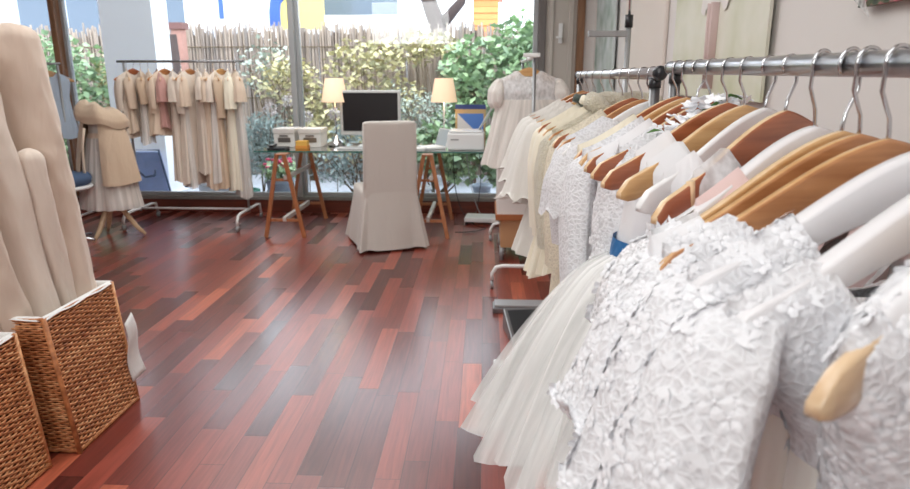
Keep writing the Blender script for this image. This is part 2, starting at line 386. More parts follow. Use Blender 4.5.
# window bays
def window(n,x0,x1,y=YB+.05,z0=.165,z1=2.62,fm=alum,w=.05):
    b=MB()
    b.box(x0,x0+w,y-.03,y+.03,z0,z1); b.box(x1-w,x1,y-.03,y+.03,z0,z1); b.box(x0+w,x1-w,y-.03,y+.03,z0,z0+w*.8); b.box(x0+w,x1-w,y-.03,y+.03,z1-w,z1)
    o=struct(b.build('window_%d'%n,fm,smooth=False,bevel=.003))
    p=MB().box(x0+w,x1-w,y-.004,y+.004,z0+w*.8,z1-w).build('pane',glass,o,smooth=False)
    return o
window(1,XL,-4.20,w=.03,fm=framed)
window(2,-4.16,-1.87,w=.04)
window(3,-1.85,.50,w=.045)
b=MB().box(-4.21,-4.15,YB-.07,YB+.09,.165,2.62); struct(b.build('trim_3',woodtrim,smooth=False,bevel=.004))
b=MB().box(-1.885,-1.835,YB-.05,YB+.11,.165,2.62); struct(b.build('trim_4',alum,smooth=False,bevel=.004))
# right jamb: grey frame, beige door leaf with handle, wood strip
struct(MB().box(.50,.57,YB-.04,YB+.14,0,2.62).build('trim_5',framed,smooth=False,bevel=.004))
d=MB(); d.box(.57,.86,YB-.02,YB+.06,0,2.62); d.box(.60,.64,YB-.045,YB-.02,0,2.62); d.box(.78,.83,YB-.035,YB-.02,0,2.62)
dr=struct(d.build('door_1',framel,smooth=False,bevel=.005))
h=MB(); h.box(.69,.725,YB-.05,YB-.02,1.66,1.84); h.box(.70,.715,YB-.10,YB-.05,1.70,1.72); h.box(.66,.715,YB-.11,YB-.09,1.70,1.72)
h.build('handle',whitep,dr,smooth=False,bevel=.004)
struct(MB().box(.86,.93,YB-.06,YB+.1,0,2.62).build('trim_6',woodtrim,smooth=False,bevel=.004))
struct(MB().box(.93,XR,YB-.02,YB+.1,0,2.62).build('wall_back_return',wallm,smooth=False))
# right wall pieces
struct(MB().box(XR-.025,XR,3.95,5.05,0,2.62).build('wall_right_panel',wallw,smooth=False,bevel=.01))
struct(MB().box(XR-.012,XR,-2.9,3.9,0,.09).build('baseboard_right',ceilm,smooth=False,bevel=.003))

# posters
p=thing('poster','narrow hazy garden poster on the right wall next to the window','poster',(XR-.02,5.85,0))
MB().box(-.012,0,-.45,.45,.9,2.75).build('print_sheet',postb,p,smooth=False)
p=thing('poster','large pale green poster showing a white dress, on wall behind near rail','poster',(XR-.02,3.12,0))
MB().box(-.012,0,-.62,.58,1.26,2.72).build('print_sheet',posta,p,smooth=False)
b=MB()
def drs(u,v):
    x=-.018; w=.055+.15*(1-v)**1.3+.012*math.sin(u*40); z=1.64+v*.75+.02*math.sin(u*19)*(1-v)
    return (x-.001*math.sin(u*12),-.07+(u-.5)*2*w,z)
b.grid(drs,24,14); b.build('printed_dress',dressp,p)
b=MB(); b.tube([(-.018,-.09,1.66),(-.018,-.085,1.30)],.03,8,flat=.15); b.tube([(-.018,-.03,1.66),(-.018,-.045,1.30)],.026,8,flat=.15); b.build('printed_legs',pinkp,p)
p=thing('poster','dark floral photograph poster high on the right wall','poster',(XR-.02,1.45,0))
MB().box(-.012,0,-.5,.47,1.53,2.3).build('print_sheet',postc,p,smooth=False)
b=MB(); b.add([(-.016,.40,1.50),(-.016,.52,1.57),(-.016,.47,1.66),(-.016,.44,1.56)],[(0,1,2,3)]); b.build('corner_tape',sheer('tape',rgb(240,240,240),.3,.6,80,(1,1,1)),p)

# ------------------------------------------------------------------ outdoors
o=MB().box(-16,10,YB+.16,30,-.22,-.04).build('ground_outside',pebble,smooth=False); struct(o)
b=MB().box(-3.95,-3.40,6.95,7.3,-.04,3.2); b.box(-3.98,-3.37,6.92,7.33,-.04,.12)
struct(b.build('wall_pier_outside',simple('pier_white_glow',rgb(236,240,244),.8,var=.04,vscale=3,emis=rgb(225,232,240),estr=.28),smooth=False))  # emission added to brighten the shaded face; the pier is no light source
# reed fence
random.seed(3)
fence=thing('reed_fence','tall bamboo reed fence closing the garden behind the window','fence',(0,9.6,-.04))
b=MB(); x=-8.2
while x<1.9:
    r=rnd(.010,.017); h=rnd(1.98,2.14); y=rnd(-.03,.03)
    b.tube([(x+.01,.07+y,0),(x+.01,.07,h-.06)],.014,5); b.tube([(x,y,0),(x+rnd(-.01,.01),y+rnd(-.01,.01),h*.5),(x+rnd(-.02,.02),y,h)],r,5,caps=True); x+=r*1.75
b.build('reeds',canem,fence,smooth=False)
b=MB()
for z in (.4,1.1,1.8): b.tube([(-8.2,-.05,z),(1.9,-.05,z)],.008,5)
b.build('binding_wire',stemm,fence)
b=MB()
for i in range(6): b.box(-8+i*1.95,-7.93+i*1.95,.05,.13,0,2.0)
b.build('support_posts',bark,fence,smooth=False)

def leaf(b,p,s,d=None,asp=.45,m=0):
    q=Matrix.Rotation(rnd(0,2*PI),3,'Z')@Matrix.Rotation(rnd(-1.1,1.1),3,'X')@Matrix.Rotation(rnd(-.8,.8),3,'Y')
    pts=[(0,0,0),(s*asp,s*.45,s*.1),(0,s,-s*.05),(-s*asp,s*.45,s*.1)]
    p=Vector(p); b.add([p+q@Vector(t) for t in pts],[(0,1,2),(0,2,3)],m)
def bush(name,label,cat,loc,blobs,n,leafsize,mat,seed,group=None,asp=.45,stems=5):
    random.seed(seed)
    t=thing(name,label,cat,loc,0,group); b=MB(); st=MB()
    tot=sum(q[3]*q[4]*q[5] for q in blobs)
    for (cx,cy,cz,rx,ry,rz) in blobs:
        k=int(n*rx*ry*rz/tot)
        for i in range(k):
            v=Vector((random.gauss(0,1),random.gauss(0,1),random.gauss(0,1))).normalized()*(random.random()**.45)
            leaf(b,(cx+v.x*rx,cy+v.y*ry,cz+v.z*rz),leafsize*rnd(.6,1.3),asp=asp)
        for s in range(stems):
            e=(cx+rnd(-.6,.6)*rx,cy+rnd(-.5,.5)*ry,cz+rnd(.1,.8)*rz)
            m_=(cx*.5+rnd(-.1,.1),cy*.5,cz*.45+rnd(-.05,.05))
            st.tube([(rnd(-.05,.05),rnd(-.05,.05),0),m_,e],[.012,.009,.004],5)
    b.build('foliage',mat,t,smooth=False); st.build('stem',stemm,t)
    return t
gb='shrubs along the garden fence'
bush('shrub','bare pale climber spreading on the fence beside the white pier','shrub',(-3.0,9.2,-.04),[(0,0,1.5,.45,.2,.4),(.3,0,.7,.4,.2,.5)],500,.07,leafD,11,gb)
bush('shrub','yellow leaved shrub against the fence left of the window mullion','shrub',(-2.35,9.0,-.04),[(-.3,0,1.35,.5,.2,.35),(.1,0,.8,.4,.25,.5)],900,.085,leafY,12,gb)
bush('shrub','yellow leaved shrub against the fence right of the window mullion','shrub',(-1.6,9.0,-.04),[(.0,0,1.55,.55,.2,.35),(.4,0,1.1,.4,.2,.3),(-.2,0,.6,.35,.2,.4)],1000,.085,leafY,13,gb)
bush('shrub','soft grey green wispy shrub behind the computer monitor','shrub',(-1.2,8.5,-.04),[(.1,0,1.0,.5,.2,.35),(.5,0,.8,.4,.25,.4)],800,.06,leafD,14,gb,asp=.25)
bush('shrub','pale green climber topping the fence above the monitor','shrub',(-.55,9.15,-.04),[(-.3,0,1.75,.65,.2,.22),(.2,0,1.3,.3,.2,.3)],700,.08,leafY,15,gb)
bush('shrub','bright green leafy shrub above the right desk lamp','shrub',(-.15,8.8,-.04),[(0,0,1.35,.45,.3,.55),(-.2,0,.7,.4,.3,.4)],1500,.1,leafG,16,gb,asp=.5)
bush('shrub','tall green leafy shrub beside the right edge of the window','shrub',(.55,8.6,-.04),[(0,0,1.7,.5,.3,.5),(.1,0,1.0,.5,.3,.5),(-.15,0,.5,.4,.3,.35)],2200,.1,leafG,17,gb,asp=.5)
bush('shrub','dense green shrub on the far left seen past the fabric rolls','shrub',(-5.35,8.4,-.04),[(0,0,1.35,.7,.3,.55),(0,0,.6,.6,.3,.5)],2200,.085,leafG,18,gb,asp=.5)
bush('shrub','yellowish green shrub between the wooden post and the white pier','shrub',(-4.75,8.7,-.04),[(.0,0,1.2,.42,.25,.5),(.0,0,.5,.4,.25,.4)],1200,.08,leafY,19,gb,asp=.5)
bush('garden_plant','low leafy green plant beneath the right desk lamp','plant',(-.55,7.5,-.04),[(0,0,.62,.3,.2,.28),(.25,0,.45,.25,.2,.25)],700,.09,leafG,20,asp=.5)
bush('garden_plant','spreading green plant below the printer end of the desk','plant',(.22,7.45,-.04),[(0,0,.5,.3,.22,.35)],700,.10,leafG,21,asp=.5)
bush('garden_plant','bluish green plant low behind the glass desk centre','plant',(-1.45,7.6,-.04),[(0,0,.72,.35,.2,.22),(-.2,0,.35,.35,.2,.22)],700,.07,leafB,22,asp=.3)
bush('garden_plant','grassy blue grey plant outside, left of the glass desk','plant',(-2.6,7.7,-.04),[(0,0,.62,.30,.2,.38)],900,.10,leafB,23,asp=.12)
# seed heads
random.seed(5)
for i,(x,z,r,lb) in enumerate([(-2.55,1.02,.085,'round dried seed head nearest the garment rack, in the garden'),(-2.32,1.12,.075,'pinkish dried seed head second from the left in the garden'),(-2.12,.93,.075,'dried seed head low beside the window mullion'),(-1.78,.96,.07,'dried seed head just right of the window mullion'),(-2.2,.72,.07,'lowest dried seed head above the white storage boxes')]):
    t=thing('allium_plant',lb,'plant',(x,7.9,-.04),0,'dried seed heads in the garden')
    b=MB()
    for k in range(150):
        v=Vector((random.gauss(0,1),random.gauss(0,1),random.gauss(0,1))).normalized()*r*rnd(.7,1.05)
        leaf(b,(v.x,v.y,z+v.z),.022,asp=.5)
    b.build('seed_head',seedm,t,smooth=False)
    MB().tube([(0,0,0),(.01,0,z*.5),(0,0,z)],.006,5).build('stem',stemm,t)
# potted flowers
def pot(loc,r,h,label,mat,flower=None,seed=1):
    random.seed(seed)
    t=thing('flower_pot',label,'plant pot',loc)
    b=MB().lathe([(.001,0),(r*.72,0),(r*.95,h*.85),(r*1.06,h*.87),(r*1.06,h),(r*.92,h),(r*.9,h*.9),(.001,h*.9)],24); b.build('pot',mat,t)
    if flower:
        l=MB()
        for k in range(260):
            a=rnd(0,2*PI); q=rnd(0,r*1.3); leaf(l,(q*math.cos(a),q*math.sin(a),h+rnd(0,.16)),.06,asp=.5)
        l.build('leaves',leafG,t,smooth=False)
        l=MB()
        for k in range(26):
            a=rnd(0,2*PI); q=rnd(0,r*1.1); c=Vector((q*math.cos(a),q*math.sin(a),h+rnd(.1,.22)))
            for j in range(5):
                e=2*PI*j/5; l.ball(c+Vector((.014*math.cos(e),.014*math.sin(e),0)),.013,6)
        l.build('petals',flower,t)
    return t
pot((-2.22,7.05,-.04),.15,.32,'grey pot of pink flowers outside left end of the desk',pott,redfl,4)
pot((-3.02,7.25,-.04),.20,.26,'wide pale grey pot behind the long dresses',potm,None)
pot((-.02,7.0,-.04),.10,.28,'plain bluish white bucket pot outside behind the right trestle',pott,None)
pot((-.75,7.3,-.04),.16,.20,'low white planter outside beyond the slipcovered chair',potm,None)
# hose
t=[]
for i in range(120):
    a=i*.35; t.append((-2.72+math.cos(a)*(.15+.01*math.sin(i)),7.35+math.sin(a)*.12,-.02+.0011*i))
tag(MB().tube(t,.012,6).build('garden_hose',hose),'green coiled garden hose lying on the gravel outside','hose')
# white heap
random.seed(9)
b=MB()
for k in range(34):
    b.ball((-2.95+rnd(-.28,.3),6.93+rnd(-.06,.05),-.01+rnd(0,.09)),rnd(.03,.065),8,fn=lambda u,a:1+.25*math.sin(5*a+u*9))
tag(b.build('gauze_heap',whiteheap),'crumpled white gauze heap outside the glass by the sill','fabric heap')
# blue folding chair / carrier outside
t=thing('folding_chair','blue folded garden chair leaning on the white pier outside','chair',(-3.48,6.83,-.04))
b=MB(); b.add([(-.19,0,.02),(.17,0,.02),(.03,.10,.62),(-.26,.10,.62),(-.19,-.03,.02),(.17,-.03,.02),(.03,.07,.62),(-.26,.07,.62)],[(0,1,2,3),(7,6,5,4),(0,4,5,1),(1,5,6,2),(2,6,7,3),(3,7,4,0)])
b.build('seat_panel',blueb,t,smooth=False,bevel=.012)
b=MB(); b.tube([(.20,-.045,.0),(.03,.055,.64),(-.26,.055,.64),(-.22,-.045,.02)],.011,7); b.tube([(-.16,-.03,.42),(-.10,-.03,.36),(-.0,-.03,.38),(.02,-.03,.44)],.012,7); b.build('tube_frame',navycl,t)

# street side
t=thing('van','white van parked in the street beyond the garden fence','van',(-1.7,15,-.04))
b=MB(); b.box(-2.9,1.4,0,1.9,.35,3.4); b.box(1.4,2.2,.05,1.85,.35,2.0); b.build('body',vanw,t,smooth=False,bevel=.12)
b=MB(); b.box(-2.4,-.2,-.02,0,2.7,3.25); b.build('side_window',vang,t,smooth=False)
for x in (-2.1,1.2):
    MB().tube([(x,-.02,.35),(x,.25,.35)],.36,18).build('wheel',blackp,t)
t=thing('street_sign','yellow roadside billboard with a big curved blue letter','sign',(-3.9,13.5,-.04))
b=MB(); b.box(-.13,.73,0,.08,2.3,3.9); b.build('board',yellow,t,smooth=False)
MB().box(-1.3,-.13,0,.08,2.3,3.9).build('white_board',vanw,t,smooth=False)
def strip(b,pts,w):
    for p,q in zip(pts,pts[1:]): b.bar((p[0],-.02,p[1]),(q[0],-.02,q[1]),.02,w,up=(0,0,1))
b=MB(); b.tube([(-.23,-.02,2.36),(-.23,-.02,2.62),(-.20,-.02,2.82),(-.08,-.02,2.95),(.12,-.02,2.98)],.11,10,flat=.15); b.build('blue_letter',blues,t,smooth=False)
for x in (-.9,.9): MB().tube([(x,.05,0),(x,.05,2.4)],.05,8).build('post',greyp,t)
t=thing('street_sign','white billboard with a small blue hooked letter above the garment rack','sign',(-4.95,12.5,-.04))
MB().box(-.55,.75,0,.08,2.2,3.6).build('board',vanw,t,smooth=False)
b=MB(); b.box(.10,.18,-.02,0,2.42,2.86); b.box(.10,.30,-.02,0,2.80,2.88); b.build('blue_letter',blues,t,smooth=False)
for x in (-.4,.6): MB().tube([(x,.05,0),(x,.05,2.3)],.05,8).build('post',greyp,t)
t=thing('wooden_cabin','orange clad cabin across the street behind the trees','cabin',(-.46,18.5,-.04))
b=MB()
for k in range(22): b.box(-.8,.8,-.03*(k%2),1.5,k*.16,k*.16+.15)
b.build('wall_boards',orangew,t,smooth=False)
b=MB(); b.add([(-.95,-.2,3.5),(.95,-.2,3.5),(.95,.7,4.1),(-.95,.7,4.1),(-.95,1.6,3.5),(.95,1.6,3.5)],[(0,1,2,3),(3,2,5,4)]); b.build('roof',brick,t,smooth=False,solid=.05)
t=thing('street_building','pale building seen over the fence at far left','building',(-9.5,17,-.04))
MB().box(-2.6,2.9,0,2,0,5).build('wall_front',simple('building_pale',rgb(206,214,224),.8),t,smooth=False)
b=MB()
for i in range(4):
    b.box(-2.2+i*1.25,-1.4+i*1.25,-.03,0,2.3,3.3)
b.build('window',vang,t,smooth=False)
MB().box(-2.7,3.0,-.3,0,3.6,3.8).build('awning',vanw,t,smooth=False)
# trunks
t=thing('tree_trunk','dark gnarled tree trunk rising above the fence near the orange cabin','tree',(-.78,10.6,-.04))
MB().tube([(-.1,0,0),(-.05,0,1.2),(.05,0,2.1),(-.12,0,2.6),(.12,0,3.4)],[.16,.13,.14,.12,.1],10,fn=lambda u,a:1+.15*math.sin(3*a+u*8)).build('trunk',bark,t)
MB().tube([(.05,0,2.1),(.4,.1,2.5),(.6,.1,3.2)],[.1,.07,.04],8).build('branch',bark,t)
t=thing('tree_trunk','slender dark trunk in front of the reeds by the garment rack','tree',(-3.85,8.4,-.04))
MB().tube([(0,0,0),(.02,0,.9),(-.03,0,1.9)],[.07,.06,.055],8,fn=lambda u,a:1+.12*math.sin(3*a+u*12)).build('trunk',bark,t)
t=thing('brick_post','pinkish brick post left of the slender trunk, with a cap','post',(-4.05,8.9,-.04))
MB().box(-.07,.07,0,.14,0,2.0).build('brickwork',brick,t,smooth=False); MB().box(-.1,.1,-.03,.17,2.0,2.08).build('cap',simple('cap_brown',rgb(128,92,88),.7),t,smooth=False)

# ------------------------------------------------------------------ hangers
HL=.212
def hz(s):   # top edge height of a hanger at fraction s of its half length
    s=min(abs(s),1); return -.084*(.58*(.5-.5*math.cos(PI*s))+.42*s)
def hanger_meshes(kind):
    face,edge={'red':(wdR,edgeL),'natural':(wdN,edgeL),'brown':(wdB,wdN),'pale':(wdL,wdL),'white':(hplas,hplas),'painted':(wpaint,wpaint)}[kind]
    th=.0042 if kind not in('white',) else .0075
    n=33; b=MB()
    top=[];bot=[]
    for i in range(n):
        s=-1+2*i/(n-1); x=s*HL; zt=hz(s)
        t=(.055-.026*smoothstep(0,.8,abs(s)))*(.74 if kind=='white' else 1)
        e=smoothstep(.9,1.0,abs(s))
        zt2=zt-.012*e*e; zb=zt-t+.010*e
        y=-.012*(s*s)    # the body bows forward slightly
        top.append((x,y,zt2)); bot.append((x,y,zb))
    K=5
    prof=[(-1,.93),(-1,.07),(-.7,0),(.7,0),(1,.07),(1,.93),(.75,1),(-.75,1)]
    vs=[]
    for i in range(n):
        for (py,pz) in prof:
            z=bot[i][2]+(top[i][2]-bot[i][2])*pz
            vs.append((top[i][0],top[i][1]+py*th,z))
    q=len(prof)
    for i in range(n-1):
        for j in range(q):
            k=(j+1)%q
            m=1 if j==6 else 0
            b.f.append((i*q+j,i*q+k,(i+1)*q+k,(i+1)*q+j)); b.m.append(m)
    b.v=vs
    b.f.append(tuple(range(q-1,-1,-1))); b.m.append(1); b.f.append(tuple((n-1)*q+j for j in range(q))); b.m.append(1)
    body=b.mesh('body',[face,edge])
    h=MB(); rr=.0140; zc=.060
    pts=[]
    for i in range(17):
        a=R(-38+ i*(218+20)/16); pts.append((rr*math.cos(a),0,zc+rr*math.sin(a)))
    pts+= [(-.0135,0,.038),(-.002,0,.016),(0,0,.004),(0,0,-.012)]
    h.tube(pts,.0019,7)
    hook=h.mesh('hook',[chrome])
    r=MB(); r.tube([(-.155,-.008,-.092),(.155,-.008,-.092)],.0045,8); r.tube([(-.155,-.008,-.092),(-.16,-.009,-.066)],.0045,6); r.tube([(.155,-.008,-.092),(.16,-.009,-.066)],.0045,6)
    bar=r.mesh('bar',[edge])
    return body,hook,bar
HM={k:hanger_meshes(k) for k in ('red','natural','brown','pale','white','painted')}
def lnk(name,me,parent):
    o=bpy.data.objects.new(name,me); C.objects.link(o); o.parent=parent; return o
def hanger(kind,label,x,y,zr,rot,flip=False,bar=False,group=None,scale=1.0,hk_s=1.0):
    # zr: height of the rail centre; returns neck world position
    z=zr-.060*hk_s
    t=thing('clothes_hanger',label,'hanger',(x,y,z),rot,group); t.scale=(scale,)*3
    b,h,r=HM[kind]
    lnk('body',b,t); hk=lnk('hook',h,t)
    hk.scale=(1,1,hk_s)
    if flip: hk.rotation_euler=(0,0,PI)
    if bar: lnk('trouser_bar',r,t)
    return t,(x,y,z)

# ------------------------------------------------------------------ garments
def add_flowers(src,n,name,mat,parent,r0=.0055,r1=.011,vmin=0.0,edge=None):
    """Guipure lace blossoms: small raised five petal flowers sewn over a cloth mesh."""
    me=src.data; me.update(); out=MB(); ps=[p for p in me.polygons if p.area>1e-7]
    tot=[];a=0
    for p in ps: a+=p.area; tot.append(a)
    import bisect
    cen=sum((p.center for p in ps),Vector())/len(ps)
    for k in range(n):
        p=ps[min(len(ps)-1,bisect.bisect(tot,random.random()*a))]
        vs=[me.vertices[i].co for i in p.vertices]
        u,v=random.random(),random.random()
        if len(vs)==4: c=vs[0].lerp(vs[1],u).lerp(vs[3].lerp(vs[2],u),v)
        else: c=p.center.copy()
        nn=p.normal.copy()
        ref=Vector((p.center.x,cen.y,p.center.z)); 
        axis=Vector((cen.x,cen.y,p.center.z))
        if nn.dot(p.center-axis)<0: nn=-nn
        r=rnd(r0,r1); t=nn.orthogonal().normalized(); q=Matrix.Rotation(rnd(0,2*PI),3,nn); t=q@t; bt=nn.cross(t)
        c=c+nn*.0005
        m=5 if random.random()<.7 else 6
        if random.random()<.25:   # a little leaf spray
            for j in range(3):
                aa=-.7+.7*j; d=t*math.cos(aa)+bt*math.sin(aa); e=nn.cross(d)
                out.add([c,c+d*r*.7+e*r*.28+nn*.0006,c+d*r*1.5,c+d*r*.7-e*r*.28+nn*.0006,c+d*r*.75+nn*r*.07],[(0,1,4),(1,2,4),(2,3,4),(3,0,4)])
            continue
        for j in range(m):
            aa=2*PI*j/m; d=t*math.cos(aa)+bt*math.sin(aa); e=nn.cross(d)
            out.add([c+d*r*.12,c+d*r*.55+e*r*.38,c+d*r*.95+e*r*.24,c+d*r*1.05,c+d*r*.95-e*r*.24,c+d*r*.55-e*r*.38,c+d*r*.62+nn*r*.085],
                [(0,1,6),(1,2,6),(2,3,6),(3,4,6),(4,5,6),(5,0,6)])
        out.add([c+t*r*.2+nn*r*.05,c+bt*r*.2+nn*r*.05,c-t*r*.2+nn*r*.05,c-bt*r*.2+nn*r*.05,c+nn*r*.16],[(0,1,4),(1,2,4),(2,3,4),(3,0,4)])
    return out.build(name,mat,parent,smooth=False)
blossom=simple('lace_blossom',rgb(238,238,241),.8)
def spow(c,e): return math.copysign(abs(c)**e,c)
def garment(label,cat,pos,rot,seed,sw=.15,nk=.085,nd=.05,bd=.045,bl=.20,ww=.13,hl=.55,hw=.20,hd=.09,shift=0,yshift=0,
            mat=satin,smat=None,folds=9,famp=.08,sleeve=None,sl=.12,sr=.05,slm=None,sash=None,layers=0,scallop=0,group=None,
            collar=None,open_front=False,name='dress',nth=72,hang=.0,curve=1.0,gap=.0,scale=1.0,trim=None,flowers=0,sz=0,strap=None):
    """A garment on a hanger. z=0 is the hanger neck. shoulders sw, neckline half width nk, waist at -bl, hem at -hl."""
    random.seed(seed)
    smat=smat or mat; slm=slm or mat
    t=thing(name,label,cat,pos,rot,group); t.scale=(scale,)*3
    k=sw/HL
    ph=[rnd(0,2*PI) for _ in range(6)]
    zs=lambda x: hz(x/HL)+.004
    zwaist=-bl
    def top(x):
        ax=abs(x)
        if ax>=nk: return zs(x)
        return zs(nk)-nd*(1-(ax/nk)**2.4)
    nv=13
    def bod(u,v):
        a=2*PI*u; c=spow(math.cos(a),.75); s=spow(math.sin(a),.8)
        if v<1e-6:
            x=sw*c; on=smoothstep(nk*.92,nk*1.04,abs(x)) 
            y=.010*(s)*(1-on)
            return (x,y-.006*(x/HL)**2,top(x)+.003*on)
        w=sw+(ww-sw)*smoothstep(0,1,v)
        d=bd*(v**.45)*(1-.25*smoothstep(.6,1,v))+.0095
        x0=sw*c; zt=top(x0)
        side=abs(c)**6*.012
        z=zt+(zwaist-zt)*v
        wr=.004*math.sin(7*v+3*a+ph[0])+.0035*math.sin(5*a-9*v+ph[1])
        return (w*c*(1+.0*v),d*s+wr*v*s-.006*(w*c/HL)**2*(1-v),z)
    B=MB(); B.grid(bod,nth,nv,wrap=True)
    BO=B.build('bodice',mat,t,sub=0)
    if flowers: add_flowers(BO,flowers,'lace_flowers',blossom,BO)
    if strap:
        for sd in (-1,1):
            q=MB(); xc=sd*strap; w_=.024
            def stf(u,v):
                a=2*PI*u; x=xc+(v-.5)*2*w_; zt=zs(x)+.003; zb=-.21-(.05 if math.sin(a)<0 else .02)
                m_=.5+.5*math.cos(a); 
                return (x,-.0125*math.sin(a)*(-1)*1.1-.006*(x/HL)**2,zb+(zt-zb)*min(1,1.0*(m_**.35)))
            q.grid(stf,40,5,wrap=True); q.build('strap',satin,t)
    def skirtfn(off,amp,zh,wsc,ph_,fr,sc=0):
        def f(u,v):
            a=2*PI*u; c=spow(math.cos(a),.85); s=spow(math.sin(a),.85)
            g=v**curve
            w=ww+(hw*wsc-ww)*g; d=bd*.75+.0095+(hd*wsc-bd*.75)*g
            r=1+off+amp*(.15+.85*v)*(math.sin(fr*a+ph_+1.2*math.sin(2*a+ph[2]))*.65+.35*math.sin(fr*1.7*a+ph[3]+v*2)+.2*math.sin(fr*2.9*a+ph[4]))
            z=zwaist-(zh-bl)*v + (.012*math.sin(3*a+ph[5])*v)
            if sc: z+= sc*abs(math.sin(a*fr*1.6))*(v**8)
            return (w*c*r+shift*g,d*s*r+yshift*g,z)
        return f
    if hl>bl:
        n2=nth*2 if layers or famp>.05 else nth
        if layers:
            sk=MB(); sk.grid(skirtfn(-.07,famp*.6,hl-.02,.9,ph[0],folds),n2,16,wrap=True); sk.build('lining',lining,t)
            for q in range(layers):
                sk=MB(); sk.grid(skirtfn(.01+.05*q,famp*(1+.2*q),hl+.006*q,1-.0*q,ph[q]+q*1.7,folds+3*q),n2,20,wrap=True); sk.build('tulle_layer',smat,t)
        else:
            sk=MB(); sk.grid(skirtfn(0,famp,hl,1,ph[0],folds,scallop),n2,22,wrap=True); SK=sk.build('skirt' if hl-bl>.1 else 'hem',smat,t)
            if flowers and smat in (lacew,lacef,laceb): add_flowers(SK,int(flowers*.7),'lace_flowers',blossom,SK)
    if sash:
        q=MB()
        def sf(u,v):
            a=2*PI*u; c=spow(math.cos(a),.8); s=spow(math.sin(a),.8); e=1.05+.02*math.sin(v*PI)
            return ((ww*e)*c,(bd*.8+.012)*e*s,zwaist+.022-.05*v+.003*math.sin(a*3))
        q.grid(sf,48,7,wrap=True)
        q.tube([(-ww*1.05,-.03,zwaist),(-ww*1.2,-.05,zwaist-.02),(-ww*1.05,-.055,zwaist-.06)],[.014,.018,.008],8,flat=.5)
        q.tube([(-ww*1.0,-.045,zwaist),(-ww*1.1,-.07,zwaist+.005),(-ww*.9,-.06,zwaist-.01)],[.01,.018,.01],8,flat=.5)
        q.build('sash',sash,t)
    if sleeve:
        for sd in (-1,1):
            q=MB(); x0=sd*(sw-.012); z0=zs(sw)-.018-sz
            if sleeve=='cap':
                pts=[(x0-sd*.02,0,z0+.012),(x0+sd*.012,-.002,z0),(x0+sd*.03,-.004,z0-sl*.45),(x0+sd*.034,-.004,z0-sl)]
                rs=[.012,sr*.75,sr*1.05,sr*1.15]
            elif sleeve=='puff':
                pts=[(x0-sd*.02,0,z0+.01),(x0+sd*.012,0,z0-.005),(x0+sd*.03,0,z0-sl*.4),(x0+sd*.034,0,z0-sl*.8),(x0+sd*.03,0,z0-sl)]
                rs=[.012,sr*.8,sr*1.2,sr*1.1,sr*.75]
            elif sleeve=='bell':
                pts=[(x0-sd*.03,0,z0+.012),(x0+sd*.01,-.003,z0-.01),(x0+sd*.035,-.008,z0-sl*.35),(x0+sd*.05,-.012,z0-sl*.7),(x0+sd*.06,-.012,z0-sl)]
                rs=[.012,sr*.85,sr*1.0,sr*1.2,sr*1.5]
            else:
                pts=[(x0-sd*.025,0,z0+.012),(x0+sd*.008,-.002,z0-.01),(x0+sd*.018,-.006,z0-sl*.3),(x0+sd*.022,-.012,z0-sl*.6),(x0+sd*.016,-.014,z0-sl)]
                rs=[.012,sr*.85,sr,sr*.85,sr*.75]
            P=[];RR=[]
            m_=5
            for i in range(len(pts)-1):
                for j in range(m_):
                    f=j/m_; P.append(Vector(pts[i]).lerp(Vector(pts[i+1]),f)); RR.append(rs[i]+(rs[i+1]-rs[i])*f)
            P.append(Vector(pts[-1])); RR.append(rs[-1])
            for _ in range(2):
                P=[P[0]]+[(P[i-1]+P[i]*2+P[i+1])/4 for i in range(1,len(P)-1)]+[P[-1]]
            fa=.05 if sleeve in('long',) else .11
            q.tube(P,RR,40,caps=False,flat=.62,fn=lambda u,a:1+fa*u*math.sin(6*a+ph[2]+u*2)+.04*math.sin(11*a+ph[3]+5*u)*u)
            if scallop or sleeve=='bell':
                n_=40; last=len(q.v)-n_
                for i in range(n_):
                    x_,y_,z_=q.v[last+i]; q.v[last+i]=(x_,y_,z_+.018*abs(math.sin(i/n_*PI*6)))
            SO=q.build('sleeve',slm,t)
            if flowers: add_flowers(SO,int(flowers*.45),'lace_flowers',blossom,SO)
    if collar:
        q=MB(); P=[]
        for i in range(25):
            a=2*PI*i/24; x=(nk+.02)*math.cos(a); P.append((x,.016*math.sin(a)-(.01 if math.sin(a)<0 else 0),zs(nk)+.008-(.05 if math.sin(a)<0 else .0)*abs(math.sin(a))**2))
        q.tube(P,.022 if collar is furm else .012,12,fn=lambda u,a:1+.12*math.sin(40*u+3*a)); q.build('collar',collar,t)
    if trim:
        q=MB(); P=[]
        for i in range(41):
            a=2*PI*i/40; f=skirtfn(0,famp,hl,1,ph[0],folds,0); p=f(i/40,.985); P.append(p)
        q.tube(P,.010,8,fn=lambda u,a:1+.2*math.sin(60*u)); q.build('hem_trim',trim,t)
    return t

